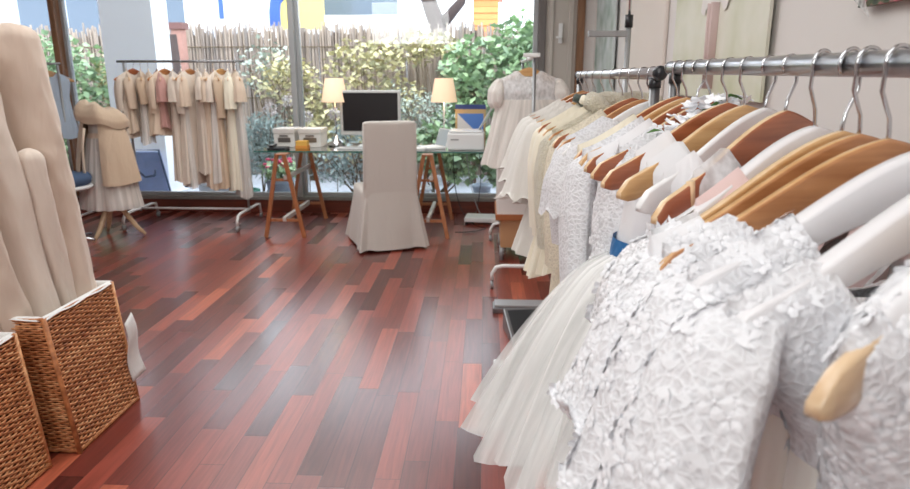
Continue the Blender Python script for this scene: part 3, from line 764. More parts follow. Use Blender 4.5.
# ------------------------------------------------------------------ racks
def garment_rack(label,x,y0,y1,zr,tr=.0115,tilt=0,foot=.24,group=None,flat=False):
    t=thing('clothes_rack',label,'clothes rack',(x,(y0+y1)/2,0),0,group)
    h=(y1-y0)/2
    MB().tube([(0,-h,zr-tilt),(0,h,zr)],tr,24).build('rail',railm,t)
    for s in (-1,1):
        c=MB(); zc=zr-(tilt if s<0 else 0)
        if flat: c.tube([(0,s*(h-.003),zc),(0,s*(h+.004),zc)],tr*1.04,24); c.build('end_cap',darkmetal,t)
        else: c.ball((0,s*(h+.002),zc),tr*1.22,14); c.build('end_cap',blackp,t)
        yy=s*(h-.03)
        p=MB(); p.tube([(0,yy,.10),(0,yy,zr-tr)],tr*.85,14); p.build('post',darkmetal,t)
        k=MB(); k.tube([(0,yy,zr-tr-.016),(0,yy,zr-tr+.002)],tr*1.0,14); k.build('collar',blackp,t)
        f=MB(); f.tube([(-foot,yy,.075),(-foot+.03,yy,.1),(foot-.03,yy,.1),(foot,yy,.075)],.012,10); FB=f.build('foot_bar',whitem,t)
        for sx in (-1,1):
            w=MB(); w.tube([(sx*foot-.0105,yy,.028),(sx*foot+.0105,yy,.028)],.027,14); w.tube([(sx*foot,yy,.05),(sx*foot,yy,.08)],.008,8); w.build('castor',greyp,FB)
    MB().tube([(0,-h+.03,.14),(0,h-.03,.14)],.009,10).build('lower_rail',darkmetal,t)
    return t
X1=.335; Z1=1.366
garment_rack('nearest steel clothes rail on the right, crowded with white dresses',X1,-.75,1.245,Z1,.0112,tilt=.016,flat=True)
railz=lambda y: Z1-.016*(1.245-y)/1.995
garment_rack('second steel clothes rail with black ball end, behind the nearest rail',X1,1.325,2.45,1.357,.0120)

RA=R(26)
# (Y, kind, flip, bar, rot, hanger label, garment kwargs)
g1='garments on the nearest rail'; h1='hangers on the nearest rail'
rows=[
 (.395,'pale',False,False,28,'pale wooden hanger tip at the lower right edge, nearest of all',
   dict(label='nearest white lace dress with a plain satin strap at bottom right corner',sw=.185,nk=.105,nd=.12,bl=.20,ww=.15,hl=.62,hw=.17,hd=.05,mat=lacew,smat=lacew,slm=laceb,flowers=350,strap=.135)),
 (.445,'white',False,False,19,'white plastic hanger second nearest, over the bottom right lace dress',
   dict(label='white lace dress with wide bell sleeves, second from the camera',sw=.205,nk=.14,nd=.07,bl=.20,ww=.125,hl=.60,hw=.14,hd=.05,mat=lacew,smat=lining,slm=lacew,sleeve='bell',sl=.19,sr=.046,scallop=.014,flowers=420)),
 (.508,'white',True,False,17,'glossy white plastic hanger crossing below the two brown ones at the right',
   dict(label='white guipure lace dress with scalloped sleeves, third from the camera',sw=.205,nk=.12,nd=.09,bl=.20,ww=.12,hl=.56,hw=.14,hd=.05,mat=lacew,smat=lining,slm=lacew,sleeve='bell',sl=.17,sr=.040,scallop=.014,flowers=400)),
 (.568,'brown',False,False,16,'light brown wooden hanger, front one of the overlapping wooden pair',
   dict(label='floral lace dress under the front light brown wooden hanger',sw=.205,nk=.14,nd=.08,bl=.19,ww=.12,hl=.52,hw=.15,hd=.04,mat=lacew,smat=lacew,slm=lacew,sleeve='bell',sl=.13,sr=.034,scallop=.014,flowers=380)),
 (.612,'brown',False,False,20,'glossy brown wooden hanger just behind the front light brown one',
   dict(label='plain white satin slip dress with broad straps beneath the brown hangers',sw=.214,nk=.16,nd=.15,bl=.21,ww=.13,hl=.56,hw=.16,hd=.04,mat=satin)),
 (.642,'natural',True,False,23,'honey coloured wooden hanger between brown hanger and pink strap dress',
   dict(label='white tulle yoke dress with lace cuffs on the honey coloured hanger',sw=.214,nk=.165,nd=.12,bl=.20,ww=.13,hl=.50,hw=.16,hd=.04,mat=organza,smat=lacef,slm=lacef,sleeve='cap',sl=.07,sr=.026,scallop=.012,flowers=150)),
 (.695,'white',False,False,29,'milky white plastic hanger with its wire hook, centre of nearest rail',
   dict(label='pale pink satin dress on the milky white plastic hanger',sw=.16,nk=.10,nd=.13,bl=.21,ww=.12,hl=.56,hw=.16,hd=.04,mat=palepink)),
 (.765,'red',True,True,34,'reddish brown hanger with trouser bar and notched tip, mid rail',
   dict(label='sheer white organza dress with ruffled cap sleeves on reddish notched hanger',sw=.15,nk=.10,nd=.14,bl=.22,ww=.12,hl=.60,hw=.19,hd=.05,mat=organza,smat=lacef,slm=organza,sz=.035,sleeve='cap',sl=.08,sr=.036,scallop=.01)),
 (.820,'painted',True,False,33,'white painted wooden hanger behind the reddish notched one',
   dict(label='smooth white cotton dress with broad straps on the white painted hanger',sw=.17,nk=.12,nd=.14,bl=.21,ww=.11,hl=.62,hw=.18,hd=.04,mat=cotton)),
 (.885,'natural',False,False,30,'honey wooden hanger with white straps, left of the white painted hanger',
   dict(label='white satin dress with lace skirt on the honey wooden hanger, mid rail',sw=.165,nk=.11,nd=.13,bl=.21,ww=.11,hl=.56,hw=.15,hd=.04,mat=satin,smat=lacef)),
 (.950,'red',False,False,27,'reddish hanger with pointed bare tip holding the full tulle dress',
   dict(label='white satin dress with blue sash and a full flared tulle skirt',sw=.155,nk=.10,nd=.09,bl=.20,ww=.165,hl=.435,hw=.30,hd=.20,mat=satin,smat=tulle,sash=sashblue,layers=3,folds=19,famp=.062,shift=-.035,yshift=-.03,curve=.62)),
 (1.02,'red',False,False,26,'reddish hanger in front of the white flower sprig',
   dict(label='white lace cardigan with long lace sleeves beside the tulle dress',name='cardigan',cat='cardigan',sw=.165,nk=.10,nd=.07,bl=.22,ww=.14,hl=.34,hw=.145,hd=.045,mat=lacew,slm=lacew,sleeve='long',sl=.28,sr=.035,scallop=.01,flowers=250)),
 (1.085,'red',True,False,26,'reddish hanger just behind the white flower sprig',
   dict(label='long white dress with lace hem showing beneath the tulle skirt',sw=.205,nk=.09,nd=.08,bl=.20,ww=.12,hl=.66,hw=.24,hd=.06,mat=satin,smat=lacef,scallop=.014)),
 (1.14,'natural',False,False,26,'honey wooden hanger, second from the far end of the nearest rail',
   dict(label='white embroidered jacket, second from far end of the nearest rail',name='jacket',cat='jacket',sw=.205,nk=.09,nd=.06,bl=.22,ww=.14,hl=.32,hw=.145,hd=.045,mat=lacew,sleeve='long',sl=.26,sr=.035)),
 (1.195,'red',False,False,26,'reddish hanger last at the far end of the nearest rail',
   dict(label='ivory satin dress at the far end of the nearest rail',sw=.205,nk=.09,nd=.07,bl=.20,ww=.13,hl=.46,hw=.15,hd=.05,mat=cream)),
]
for i,(y,kind,fl,bar,rot,lb,gk) in enumerate(rows):
    t,pos=hanger(kind,lb,X1,y,railz(y),R(rot),fl,bar,h1,hk_s=.8 if y>.74 else 1)
    gk=dict(gk); gk.setdefault('cat','dress')
    l=gk.pop('label'); cat=gk.pop('cat')
    garment(l,cat,pos,R(rot),100+i,group=g1,**gk)

g2='garments on the second rail'; h2='hangers on the second rail'
rows2=[
 (1.375,'painted',False,26,'white painted hanger at the near end of the second rail',
   dict(label='white lace dress with short sleeves, nearest on the second rail',sw=.19,nk=.09,bl=.20,ww=.13,hl=.46,hw=.15,hd=.05,mat=lacew,sleeve='cap',sl=.13,sr=.04,scallop=.01)),
 (1.455,'brown',False,26,'brown wooden hanger, second from the near end of the second rail',
   dict(label='white brocade dress with three quarter sleeves, second on the second rail',sw=.19,nk=.09,bl=.20,ww=.13,hl=.47,hw=.16,hd=.05,mat=lacew,sleeve='long',sl=.2,sr=.038)),
 (1.555,'red',False,26,'reddish hanger, third from the near end of the second rail',
   dict(label='ivory lace coat with straight sleeves, third on the second rail',name='coat',cat='coat',sw=.19,nk=.08,bl=.20,ww=.15,hl=.50,hw=.17,hd=.055,mat=lacec,sleeve='long',sl=.28,sr=.04)),
 (1.66,'brown',False,26,'brown wooden hanger above the fluffy cream collar',
   dict(label='cream coat with a thick fluffy fur collar and bubble hem',name='coat',cat='coat',sw=.20,nk=.07,bl=.22,ww=.16,hl=.54,hw=.17,hd=.07,mat=furm,smat=lacec,sleeve='long',sl=.26,sr=.045,slm=furm,collar=furm,trim=furm)),
 (1.78,'natural',False,24,'honey hanger in the middle of the second rail',
   dict(label='pale cream satin coat with long sleeves, mid second rail',name='coat',cat='coat',sw=.20,nk=.07,bl=.22,ww=.15,hl=.46,hw=.18,hd=.05,mat=cream,sleeve='long',sl=.26,sr=.045,shift=-.02,collar=cream)),
 (1.92,'red',False,24,'reddish hanger over the cream coat with dark sash',
   dict(label='cream dress with a thin dark ribbon at the neck, second rail',sw=.20,nk=.07,bl=.22,ww=.15,hl=.50,hw=.20,hd=.06,shift=-.03,mat=cream,sleeve='long',sl=.27,sr=.04,collar=greensash)),
 (2.07,'natural',False,22,'honey hanger third from the far end of the second rail',
   dict(label='beige grey chiffon dress, third from the far end of second rail',sw=.20,nk=.08,bl=.22,ww=.17,hl=.48,hw=.22,hd=.07,shift=-.03,mat=chiffon,sleeve='bell',sl=.22,sr=.05)),
 (2.21,'red',False,20,'reddish hanger second from the far end of the second rail',
   dict(label='grey satin dress, second from the far end of the second rail',sw=.20,nk=.08,bl=.22,ww=.15,hl=.36,hw=.22,hd=.08,shift=-.02,mat=chiffon,sleeve='bell',sl=.20,sr=.05)),
 (2.34,'brown',False,20,'brown hanger at the far end of the second rail',
   dict(label='grey gauze dress hanging last at the far end of second rail',sw=.20,nk=.08,bl=.20,ww=.15,hl=.36,hw=.27,hd=.07,shift=-.03,mat=chiffon,smat=tulle2,layers=1,sleeve='bell',sl=.18,sr=.05)),
]
for i,(y,kind,fl,rot,lb,gk) in enumerate(rows2):
    t,pos=hanger(kind,lb,X1,y,1.357,R(rot),fl,False,h2,hk_s=.88)
    gk=dict(gk); l=gk.pop('label'); cat=gk.pop('cat','dress')
    garment(l,cat,pos,R(rot),200+i,group=g2,nth=56,**gk)

# flower sprig on hanger
random.seed(21)
t=thing('flower_sprig','white artificial flower sprig with green leaves draped over a hanger','flowers',(.275,.975,1.290))
st=MB(); st.tube([(-.02,-.03,-.03),(.02,-.01,.005),(.08,.02,.035),(.10,.03,.03)],.0022,6); st.tube([(-.02,-.03,-.03),(-.045,-.04,-.05),(-.055,-.04,-.065)],.002,6)
st.build('stem',dleaf,t)
fl=MB()
for k in range(90):
    u=random.random()
    c=Vector((-.02,-.03,-.03)).lerp(Vector((.10,.03,.03)),u)+Vector((rnd(-.02,.02),rnd(-.02,.02),rnd(-.004,.034)*math.sin(PI*min(1,u+.15))))
    R0=rnd(.008,.014); q=Matrix.Rotation(rnd(0,6),3,'Z')@Matrix.Rotation(rnd(-.9,.9),3,'X')
    for j in range(5):
        a=2*PI*j/5; d=Vector((math.cos(a),math.sin(a),.35)); e=Vector((-math.sin(a),math.cos(a),0))
        fl.add([c,c+q@((d*.6+e*.5)*R0),c+q@(d*R0*1.1),c+q@((d*.6-e*.5)*R0)],[(0,1,2,3)])
fl.build('petals',gypso,t,smooth=False)
lf=MB()
for k in range(26): leaf(lf,(-.03+rnd(-.025,.03),-.035+rnd(-.012,.012),-.04+rnd(-.03,.03)),rnd(.014,.026),asp=.35)
lf.build('leaves',dleaf,t,smooth=False)

# pink garment box behind the near hangers
t=thing('storage_box','pink cardboard box on a wooden shelf behind the near hangers','box',(.83,1.12,1.045))
MB().box(-.16,.20,-.20,.2,0,.15).build('box_body',simple('pink_card',rgb(222,158,152),.7),t,smooth=False,bevel=.004)
MB().box(-.17,.21,-.21,.21,.12,.17).build('lid',simple('pink_card_lid',rgb(234,176,170),.7),t,smooth=False,bevel=.004)
t=thing('wall_shelf','wooden wall shelf with a grey ledge, behind the near dresses','shelf',(.80,.95,0))
MB().box(-.15,.215,-.5,.45,1.02,1.045).build('shelf_board',wdN,t,smooth=False,bevel=.004)
for y in (-.3,.3): MB().bar((.215,y,.90),(-.1,y,1.02),.02,.02).build('bracket',greyp,t,smooth=False)

# telescopic stand behind second rail
t=thing('display_stand','tall telescopic grey display stand with a side arm behind second rail','stand',(.715,3.5,0))
MB().tube([(0,0,.04),(0,0,1.62)],.014,12).build('lower_pole',greyp,t)
MB().tube([(0,0,1.60),(0,0,2.3)],.007,10).build('upper_pole',chrome,t)
MB().tube([(0,0,1.59),(0,0,1.65)],.02,12).build('clamp',blackp,t)
b=MB(); b.box(-.20,.0,-.012,.012,1.545,1.575); b.build('side_arm',greyp,t,smooth=False,bevel=.004)
MB().lathe([(.001,0),(.16,0),(.16,.02),(.02,.04),(.001,.04)],24).build('base',greyp,t)
MB().ball((0,0,2.0),.022,10).build('knob',whitep,t)

# ------------------------------------------------------------------ third rack (white) with gauzy dress
t=thing('clothes_rack','white tubular rack at the back right carrying one gauzy dress','clothes rack',(.30,4.15,0))
MB().tube([(0,0,1.47),(0,1.3,1.47)],.012,12).build('rail',whitem,t)
for yy in (0,1.3):
    MB().tube([(0,yy,.12),(0,yy,1.46)],.011,12).build('post',darkmetal,t)
    f=MB(); f.tube([(-.24,yy,.06),(-.24,yy,.10),(-.215,yy,.145),(-.17,yy,.155),(.2,yy,.155),(.24,yy,.13),(.25,yy,.06)],.013,10); FB=f.build('foot_bar',whitem,t)
    for sx in (-.24,.25):
        w=MB(); w.tube([(sx-.01,yy,.028),(sx+.01,yy,.028)],.027,14); w.tube([(sx,yy,.04),(sx,yy,.07)],.008,8); w.build('castor',greyp,FB)
MB().box(-.07,.03,-.02,.02,1.465,1.49).build('end_bracket',whitep,t,smooth=False,bevel=.005)
t_,pos=hanger('natural','honey wooden hanger of the single gauzy dress at the window',.28,4.36,1.47,R(4),False,False,None)
garment('gauzy white child dress hanging alone in front of the window',"dress",pos,R(4),301,sw=.185,nk=.07,nd=.04,bl=.20,ww=.19,hl=.62,hw=.27,hd=.16,bd=.08,mat=organza,smat=tulle2,slm=tulle2,layers=2,folds=11,famp=.07,sleeve='puff',sl=.16,sr=.075)
t_,pos=hanger('brown','brown hanger just behind the gauzy dress at the window',.29,4.62,1.47,R(10),False,False,None)
garment('greyish white tulle dress half hidden behind the gauzy one',"dress",pos,R(10),302,sw=.20,nk=.07,nd=.04,bl=.20,ww=.17,hl=.50,hw=.24,hd=.12,mat=tulle2,smat=tulle2,layers=2,folds=9,famp=.08,sleeve='puff',sl=.15,sr=.07)

# white cabinet with wood edge beyond the second rail
t=thing('cabinet','white cabinet with orange wood edging standing behind the second rail','cabinet',(.20,4.9,0))
MB().box(-.10,.34,-.10,.45,.36,.82).build('body',simple('cabinet_white',rgb(238,234,230),.5),t,smooth=False,bevel=.004)
MB().box(-.11,.35,-.11,.46,.32,.365).build('wood_edge',simple('cabinet_wood',rgb(180,110,66),.4,var=.1,vscale=10),t,smooth=False,bevel=.003)
MB().box(-.07,.30,-.06,.4,.10,.32).build('drawer',simple('cabinet_drawer',rgb(196,150,110),.5),t,smooth=False,bevel=.003)
for sx in (-.06,.28):
    for sy in (-.04,.38): MB().tube([(sx,sy,0),(sx,sy,.11)],.018,10).build('leg',greyp,t)
# floor gadgets
t=thing('floor_plinth','flat grey metal plinth on the floor under the second rail','plinth',(.26,3.75,0))
MB().box(-.20,.3,-.08,.05,0,.035).build('plate',darkmetal,t,smooth=False,bevel=.005); MB().box(-.19,.29,-.07,.04,.035,.05).build('top',greyp,t,smooth=False,bevel=.004)
t=thing('floor_scale','black framed grey scale tilted on the floor beneath the cream coats','scale',(.26,3.33,.0),R(10)); t.scale=(.85,.85,.85)
b=MB(); b.add([(-.15,-.15,.0),(.15,-.15,0),(.15,.15,0),(-.15,.15,0),(-.15,-.15,.02),(.15,-.15,.02),(.15,.15,.14),(-.15,.15,.14)],[(0,3,2,1),(4,5,6,7),(0,1,5,4),(1,2,6,5),(2,3,7,6),(3,0,4,7)]); b.build('frame',darkmetal,t,smooth=False,bevel=.008)
b=MB(); b.add([(-.125,-.125,.032),(.125,-.125,.032),(.125,.125,.134),(-.125,.125,.134)],[(0,1,2,3)]); b.build('glass_top',blackp,t,smooth=False)
t=thing('floor_socket','small white floor socket box beside the rail feet','socket',(.09,2.9,0))
MB().box(-.035,.06,-.04,.04,0,.04).build('housing',whitep,t,smooth=False,bevel=.006); MB().box(-.02,.04,-.042,-.04,.01,.03).build('face',greyp,t,smooth=False)

# ------------------------------------------------------------------ desk
def aframe(b,cx,y,z0,z1,sp=.165,top=.045):
    pass
def make_trestle(label,cx,y0,y1):
    t=thing('trestle',label,'trestle',(cx,0,0),0,'wooden trestles under the glass desk')
    zt=.715
    for y in (y0,y1):
        for s in (-1,1):
            MB().bar((s*.168,y,.0),(s*.03,y,zt),.026,.034).build('leg',trestle,t,smooth=False,bevel=.003)
        MB().bar((-.135,y+.018,.15),(.135,y+.018,.15),.014,.026).build('crossbar',trestle,t,smooth=False,bevel=.002)
        MB().bar((-.07,y+.018,.50),(.07,y+.018,.50),.014,.022).build('crossbar',trestle,t,smooth=False,bevel=.002)
    MB().box(-.045,.045,y0-.02,y1+.02,zt-.005,zt+.008).build('top_beam',trestle,t,smooth=False,bevel=.003)
    MB().bar((.03,y0,.52),(.03,y1,.52),.03,.035).build('upper_stretcher',trestlew,t,smooth=False,bevel=.003)
    MB().bar((0,y0,.16),(0,y1,.16),.03,.04).build('lower_stretcher',trestlew,t,smooth=False,bevel=.003)
    return t
make_trestle('wooden A-frame trestle at the left end of the glass desk',-1.715,5.50,6.30)
make_trestle('wooden A-frame trestle at the right end, behind the covered chair',-.475,5.52,6.30)
t=thing('desk_top','clear glass desk top with greenish edge resting on two trestles','desk',(-.98,5.95,.724))
MB().box(-1.0,.99,-.33,.44,.0,.010).build('glass_sheet',glasst,t,smooth=False)
b=MB()
b.box(-1.001,.991,-.334,-.329,-.002,.011); b.box(-1.001,-.996,-.33,.44,-.002,.011); b.box(.986,.991,-.33,.44,-.002,.011)
b.build('edge',glasse,t,smooth=False)
ZD=.735
# monitor
t=thing('computer_monitor','silver framed computer monitor with a black screen on the desk','monitor',(-1.03,6.02,ZD))
b=MB(); b.box(-.275,.275,0,.035,.10,.50); CS=b.build('casing',silver,t,smooth=False,bevel=.008)
MB().box(-.25,.25,-.003,.001,.14,.478).build('screen',screen,CS,smooth=False)
MB().add([(-.06,.03,.0),(.06,.03,.0),(.04,.06,.2),(-.04,.06,.2),(-.06,.045,.0),(.06,.045,.0),(.04,.075,.2),(-.04,.075,.2)],[(0,1,2,3),(7,6,5,4),(0,4,5,1),(1,5,6,2),(2,6,7,3),(3,7,4,0)]).build('stand',silver,t,smooth=False,bevel=.004)
MB().box(-.12,.12,-.06,.12,0,.008).build('base',silver,t,smooth=False,bevel=.003)
t=thing('keyboard','slim white keyboard lying on the glass in front of the monitor','keyboard',(-1.28,5.84,ZD))
MB().box(-.02,.28,-.05,.05,0,.012).build('case',whitep,t,smooth=False,bevel=.003)
b=MB()
for i in range(14):
    for j in range(4): b.box(-.012+i*.0205,.005+i*.0205,-.042+j*.022,-.024+j*.022,.012,.015)
b.build('keys',greyp,t,smooth=False)
# lamps
def lamp(label,x,y,hs,metal):
    t=thing('table_lamp',label,'lamp',(x,y,ZD),0,'pair of shaded lamps on the desk')
    z=.40
    b=MB().lathe([(.120,z-.005),(.082,z+.205),(.080,z+.205),(.118,z-.003)],28); LS=b.build('lamp_shade',lampm,t)
    MB().tube([(0,0,.03),(0,0,z+.12)],.007,10).build('pole',metal,t)
    if hs: b=MB().lathe([(.001,0),(.075,0),(.078,.012),(.05,.045),(.02,.07),(.008,.10),(.001,.10)],24)
    else: b=MB().lathe([(.001,0),(.06,0),(.06,.012),(.012,.02),(.008,.05),(.001,.05)],24)
    b.build('base',metal,t)
    MB().ball((0,0,z+.11),.028,10,sz=1.2).build('bulb',simple('bulb_glow',rgb(255,240,220),.5,emis=rgb(255,220,170),estr=3),LS)
    pl=bpy.data.lights.new('lamp_glow','POINT'); pl.energy=3; pl.color=(1,.82,.6); pl.shadow_soft_size=.03
    po=bpy.data.objects.new('lamp_glow',pl); C.objects.link(po); po.location=(x,y,ZD+z+.08)
lamp('lit table lamp with chrome dome foot left of the monitor',-1.36,6.08,True,chrome)
lamp('lit table lamp with slender pole right of the monitor',-.37,6.12,False,whitep)
# storage boxes
for x,w,lb in ((-1.80,.19,'white storage box with metal label holder, left of two on desk'),(-1.565,.20,'white storage box nearer the lamp, right of two on desk')):
    t=thing('storage_box',lb,'box',(x,6.02,ZD),0,'white storage boxes on the desk')
    BB=MB().box(-w/2,w/2,-.10,.14,0,.125).build('box_body',boxw,t,smooth=False,bevel=.004)
    MB().box(-w/2-.006,w/2+.006,-.106,.146,.125,.165).build('lid',boxw,t,smooth=False,bevel=.004)
    MB().box(-w*.3,w*.3,-.105,-.10,.045,.085).build('label_holder',steel,BB,smooth=False,bevel=.002)
    MB().box(-w*.2,w*.2,-.112,-.106,.095,.11).build('label_handle',steel,t,smooth=False,bevel=.002)
t=thing('card_holder','small orange card box on the desk before the white boxes','box',(-1.61,5.80,ZD))
MB().box(-.05,.06,-.04,.05,0,.03).build('tray',orange,t,smooth=False,bevel=.003); MB().box(-.045,.055,-.035,.045,.03,.07).build('cards',simple('yellow_card',rgb(226,176,84),.6),t,smooth=False,bevel=.002)
t=thing('telephone','black flat telephone at the left end of the glass desk','telephone',(-1.80,5.74,ZD))
MB().box(-.08,.08,-.08,.08,0,.02).build('base',blackp,t,smooth=False,bevel=.006); MB().bar((-.05,-.06,.03),(-.05,.07,.035),.04,.022).build('handset',blackp,t,smooth=False,bevel=.006)
t=thing('laptop','white laptop with open lid between the chair and printer','laptop',(-.47,5.90,ZD),R(-62)); t.scale=(.8,.8,.8)
MB().box(-.15,.15,-.11,.11,0,.022).build('base',whitep,t,smooth=False,bevel=.004)
MB().add([(-.15,.11,.02),(.15,.11,.02),(.15,.17,.21),(-.15,.17,.21),(-.15,.12,.015),(.15,.12,.015),(.15,.18,.205),(-.15,.18,.205)],[(0,1,2,3),(7,6,5,4),(0,4,5,1),(1,5,6,2),(2,6,7,3),(3,7,4,0)]).build('lid',whitep,t,smooth=False)
b=MB(); b.add([(-.135,.1085,.03),(.135,.1085,.03),(.135,.166,.2),(-.135,.166,.2)],[(0,1,2,3)]); b.build('screen',simple('laptop_screen',rgb(176,186,192),.3),t,smooth=False)
t=thing('paper_stack','thin stack of white papers beside the laptop on the glass','papers',(-.62,5.74,ZD),R(8))
b=MB()
for k in range(4): b.box(-.11+.004*k,.10+.003*k,-.07,.07,k*.005,k*.005+.004)
b.build('sheets',paperw,t,smooth=False)
# printer
t=thing('printer','white fax printer at the right end of the glass desk','printer',(-.165,5.88,ZD))
MB().box(-.155,.165,-.15,.17,0,.145).build('body',whitep,t,smooth=False,bevel=.014)
MB().box(-.14,.15,-.13,.16,.146,.162).build('top_cover',simple('printer_top',rgb(222,222,222),.4),t,smooth=False,bevel=.006)
b=MB(); b.box(-.125,-.055,-.153,-.15,.085,.097); b.build('badge',greyp,t,smooth=False)
b=MB(); b.add([(.10,.0,.14),(.12,.15,.14),(.26,.15,.38),(.24,.0,.38)],[(0,1,2,3)]); b.build('paper_tray',whitep,t,smooth=False,solid=.006)
t=thing('display_board','blue and white divided board in kraft frame behind the printer','board',(-.12,6.17,ZD),R(-4))
MB().box(-.15,.13,.0,.012,0,.33).build('frame',kraft,t,smooth=False,bevel=.002)
b=MB(); b.add([(-.13,-.002,.06),(.11,-.002,.06),(-.13,-.002,.29)],[(0,1,2)]); b.build('pale_half',simple('pale_card',rgb(206,210,216),.6),t,smooth=False)
b=MB(); b.add([(.11,-.002,.06),(.11,-.002,.29),(-.13,-.002,.29)],[(0,1,2)]); b.build('blue_half',bluecard,t,smooth=False)
MB().box(-.15,.13,-.004,.014,.33,.37).build('top_band',navy,t,smooth=False,bevel=.002)
# router & cables
t=thing('router_box','white flat router box on the floor near the cabinet','router',(-.02,6.15,0),R(-6))
MB().box(-.15,.17,-.12,.10,.03,.075).build('housing',whitep,t,smooth=False,bevel=.01)
for sx in (-.13,.15):
    for sy in (-.1,.08): MB().tube([(sx,sy,0),(sx,sy,.035)],.012,8).build('foot',blackp,t)
cs=[([(-.05,6.35,.70),(-.03,6.4,.4),(-.06,6.35,.12),(-.1,6.1,.01),(.02,5.9,.01),(-.1,5.75,.01),(-.25,5.72,.01)],'black power cable curling on the floor below the printer'),
    ([(-.3,6.4,.70),(-.28,6.42,.3),(-.2,6.4,.05),(-.1,6.38,.02),(-.02,6.3,.06)],'black cable dropping behind the right trestle to the router'),
    ([(-.18,6.42,.72),(-.13,6.4,.35),(-.05,6.3,.1),(.05,6.1,.01),(.18,5.8,.01)],'grey cable hanging from the printer toward the cabinet')]
def cat(pts,n=8):
    P=[Vector(p) for p in pts]; P=[P[0]]+P+[P[-1]]; out=[]
    for i in range(1,len(P)-2):
        for k in range(n):
            u=k/n; a,b_,c,d=P[i-1],P[i],P[i+1],P[i+2]
            out.append(.5*((2*b_)+(-a+c)*u+(2*a-5*b_+4*c-d)*u*u+(-a+3*b_-3*c+d)*u**3))
    out.append(P[-2]); return out
for p,lb in cs: tag(MB().tube(cat(p),.004,6).build('power_cable',blackp if 'black' in lb else greyp),lb,'cable','cables below the printer end of the desk')

# ------------------------------------------------------------------ slipcovered chair
t=thing('dining_chair','high backed chair in a pale linen slipcover at the desk','chair',(-.815,5.36,0),R(20))
def roundbox(b,x0,x1,y0,y1,rows,nr=10,m=0,corner=.25):
    pass
def sect(cx,cy,hx,hy,z,n=40,e=.35):
    out=[]
    for i in range(n):
        a=2*PI*i/n; out.append((cx+hx*spow(math.cos(a),e),cy+hy*spow(math.sin(a),e),z))
    return out
def loft(b,secs,cap=True):
    n=len(secs[0]); vs=[p for s in secs for p in s]
    fs=[(k*n+i,k*n+(i+1)%n,(k+1)*n+(i+1)%n,(k+1)*n+i) for k in range(len(secs)-1) for i in range(n)]
    if cap: fs.append(tuple((len(secs)-1)*n+i for i in range(n)))
    b.add(vs,fs)
b=MB(); secs=[]
for z,hx,hy,cy in ((.38,.222,.045,-.21),(.55,.212,.042,-.215),(.75,.209,.038,-.225),(.92,.209,.036,-.235),(.985,.208,.036,-.24),(1.008,.205,.034,-.241),(1.018,.195,.026,-.242),(1.022,.16,.012,-.242)):
    secs.append(sect(0,cy,hx,hy,z,e=.3))
loft(b,secs); b.build('backrest',slip,t)
b=MB(); secs=[]
for z,hx,hy in ((.36,.235,.245),(.46,.235,.245),(.485,.225,.235),(.49,.18,.2)): secs.append(sect(0,.0,hx,hy,z,e=.25))
loft(b,secs); b.build('seat',slip,t)
b=MB(); secs=[]; n=96
for j in range(14):
    v=j/13; z=.47-.45*v; sec=[]
    for i in range(n):
        a=2*PI*i/n; c=spow(math.cos(a),.28); s=spow(math.sin(a),.28)
        corner=(abs(math.cos(a)*math.sin(a))*2)**6
        fl_=1+.22*v+.16*v*corner+.045*v*math.sin(11*a+1)+.022*v*math.sin(19*a)
        sec.append((.226*c*fl_,-.005+.252*s*fl_,z+.004*math.sin(9*a)*v))
    secs.append(sec)
loft(b,secs,False); b.build('skirt',slip,t)
for sx in (-.2,.2):
    for sy in (-.2,.2): MB().bar((sx,sy,0),(sx,sy,.36),.035,.035).build('leg',trestle,t,smooth=False)
b=MB(); b.tube([(-.204,-.270,1.0),(-.206,-.260,.7),(-.208,-.254,.5)],.003,6); b.tube([(.204,-.270,1.0),(.206,-.260,.7),(.208,-.254,.5)],.003,6); b.tube([(-.204,-.272,1.004),(.204,-.272,1.004)],.003,6); b.build('piping',slip,t)

# ------------------------------------------------------------------ left rack
t=thing('clothes_rack','white wheeled rack full of beige outfits before the left window','clothes rack',(-2.72,6.0,0))
MB().tube([(-.58,0,1.485),(.58,0,1.485)],.011,12).build('rail',darkmetal,t)
for s in (-1,1):
    MB().tube([(s*.52,0,.12),(s*.52,0,1.48)],.011,12).build('post',greyp,t)
    f=MB(); f.tube([(s*.52,-.32,.05),(s*.52,-.32,.10),(s*.52,-.29,.14),(s*.52,-.22,.15),(s*.52,.22,.15),(s*.52,.29,.14),(s*.52,.32,.05)],.013,10); FB=f.build('foot_bar',whitem,t)
    for sy in (-.32,.32):
        w=MB(); w.tube([(s*.52-.01,sy,.028),(s*.52+.01,sy,.028)],.027,14); w.build('castor',greyp,FB)
MB().tube([(-.52,0,.15),(.52,0,.15)],.010,10).build('lower_rail',whitem,t)
g3='outfits on the left wheeled rack'; h3='hangers on the left wheeled rack'
ords=['first','second','third','fourth','fifth','sixth','seventh','eighth','ninth','tenth','eleventh','twelfth','thirteenth','fourteenth','fifteenth']
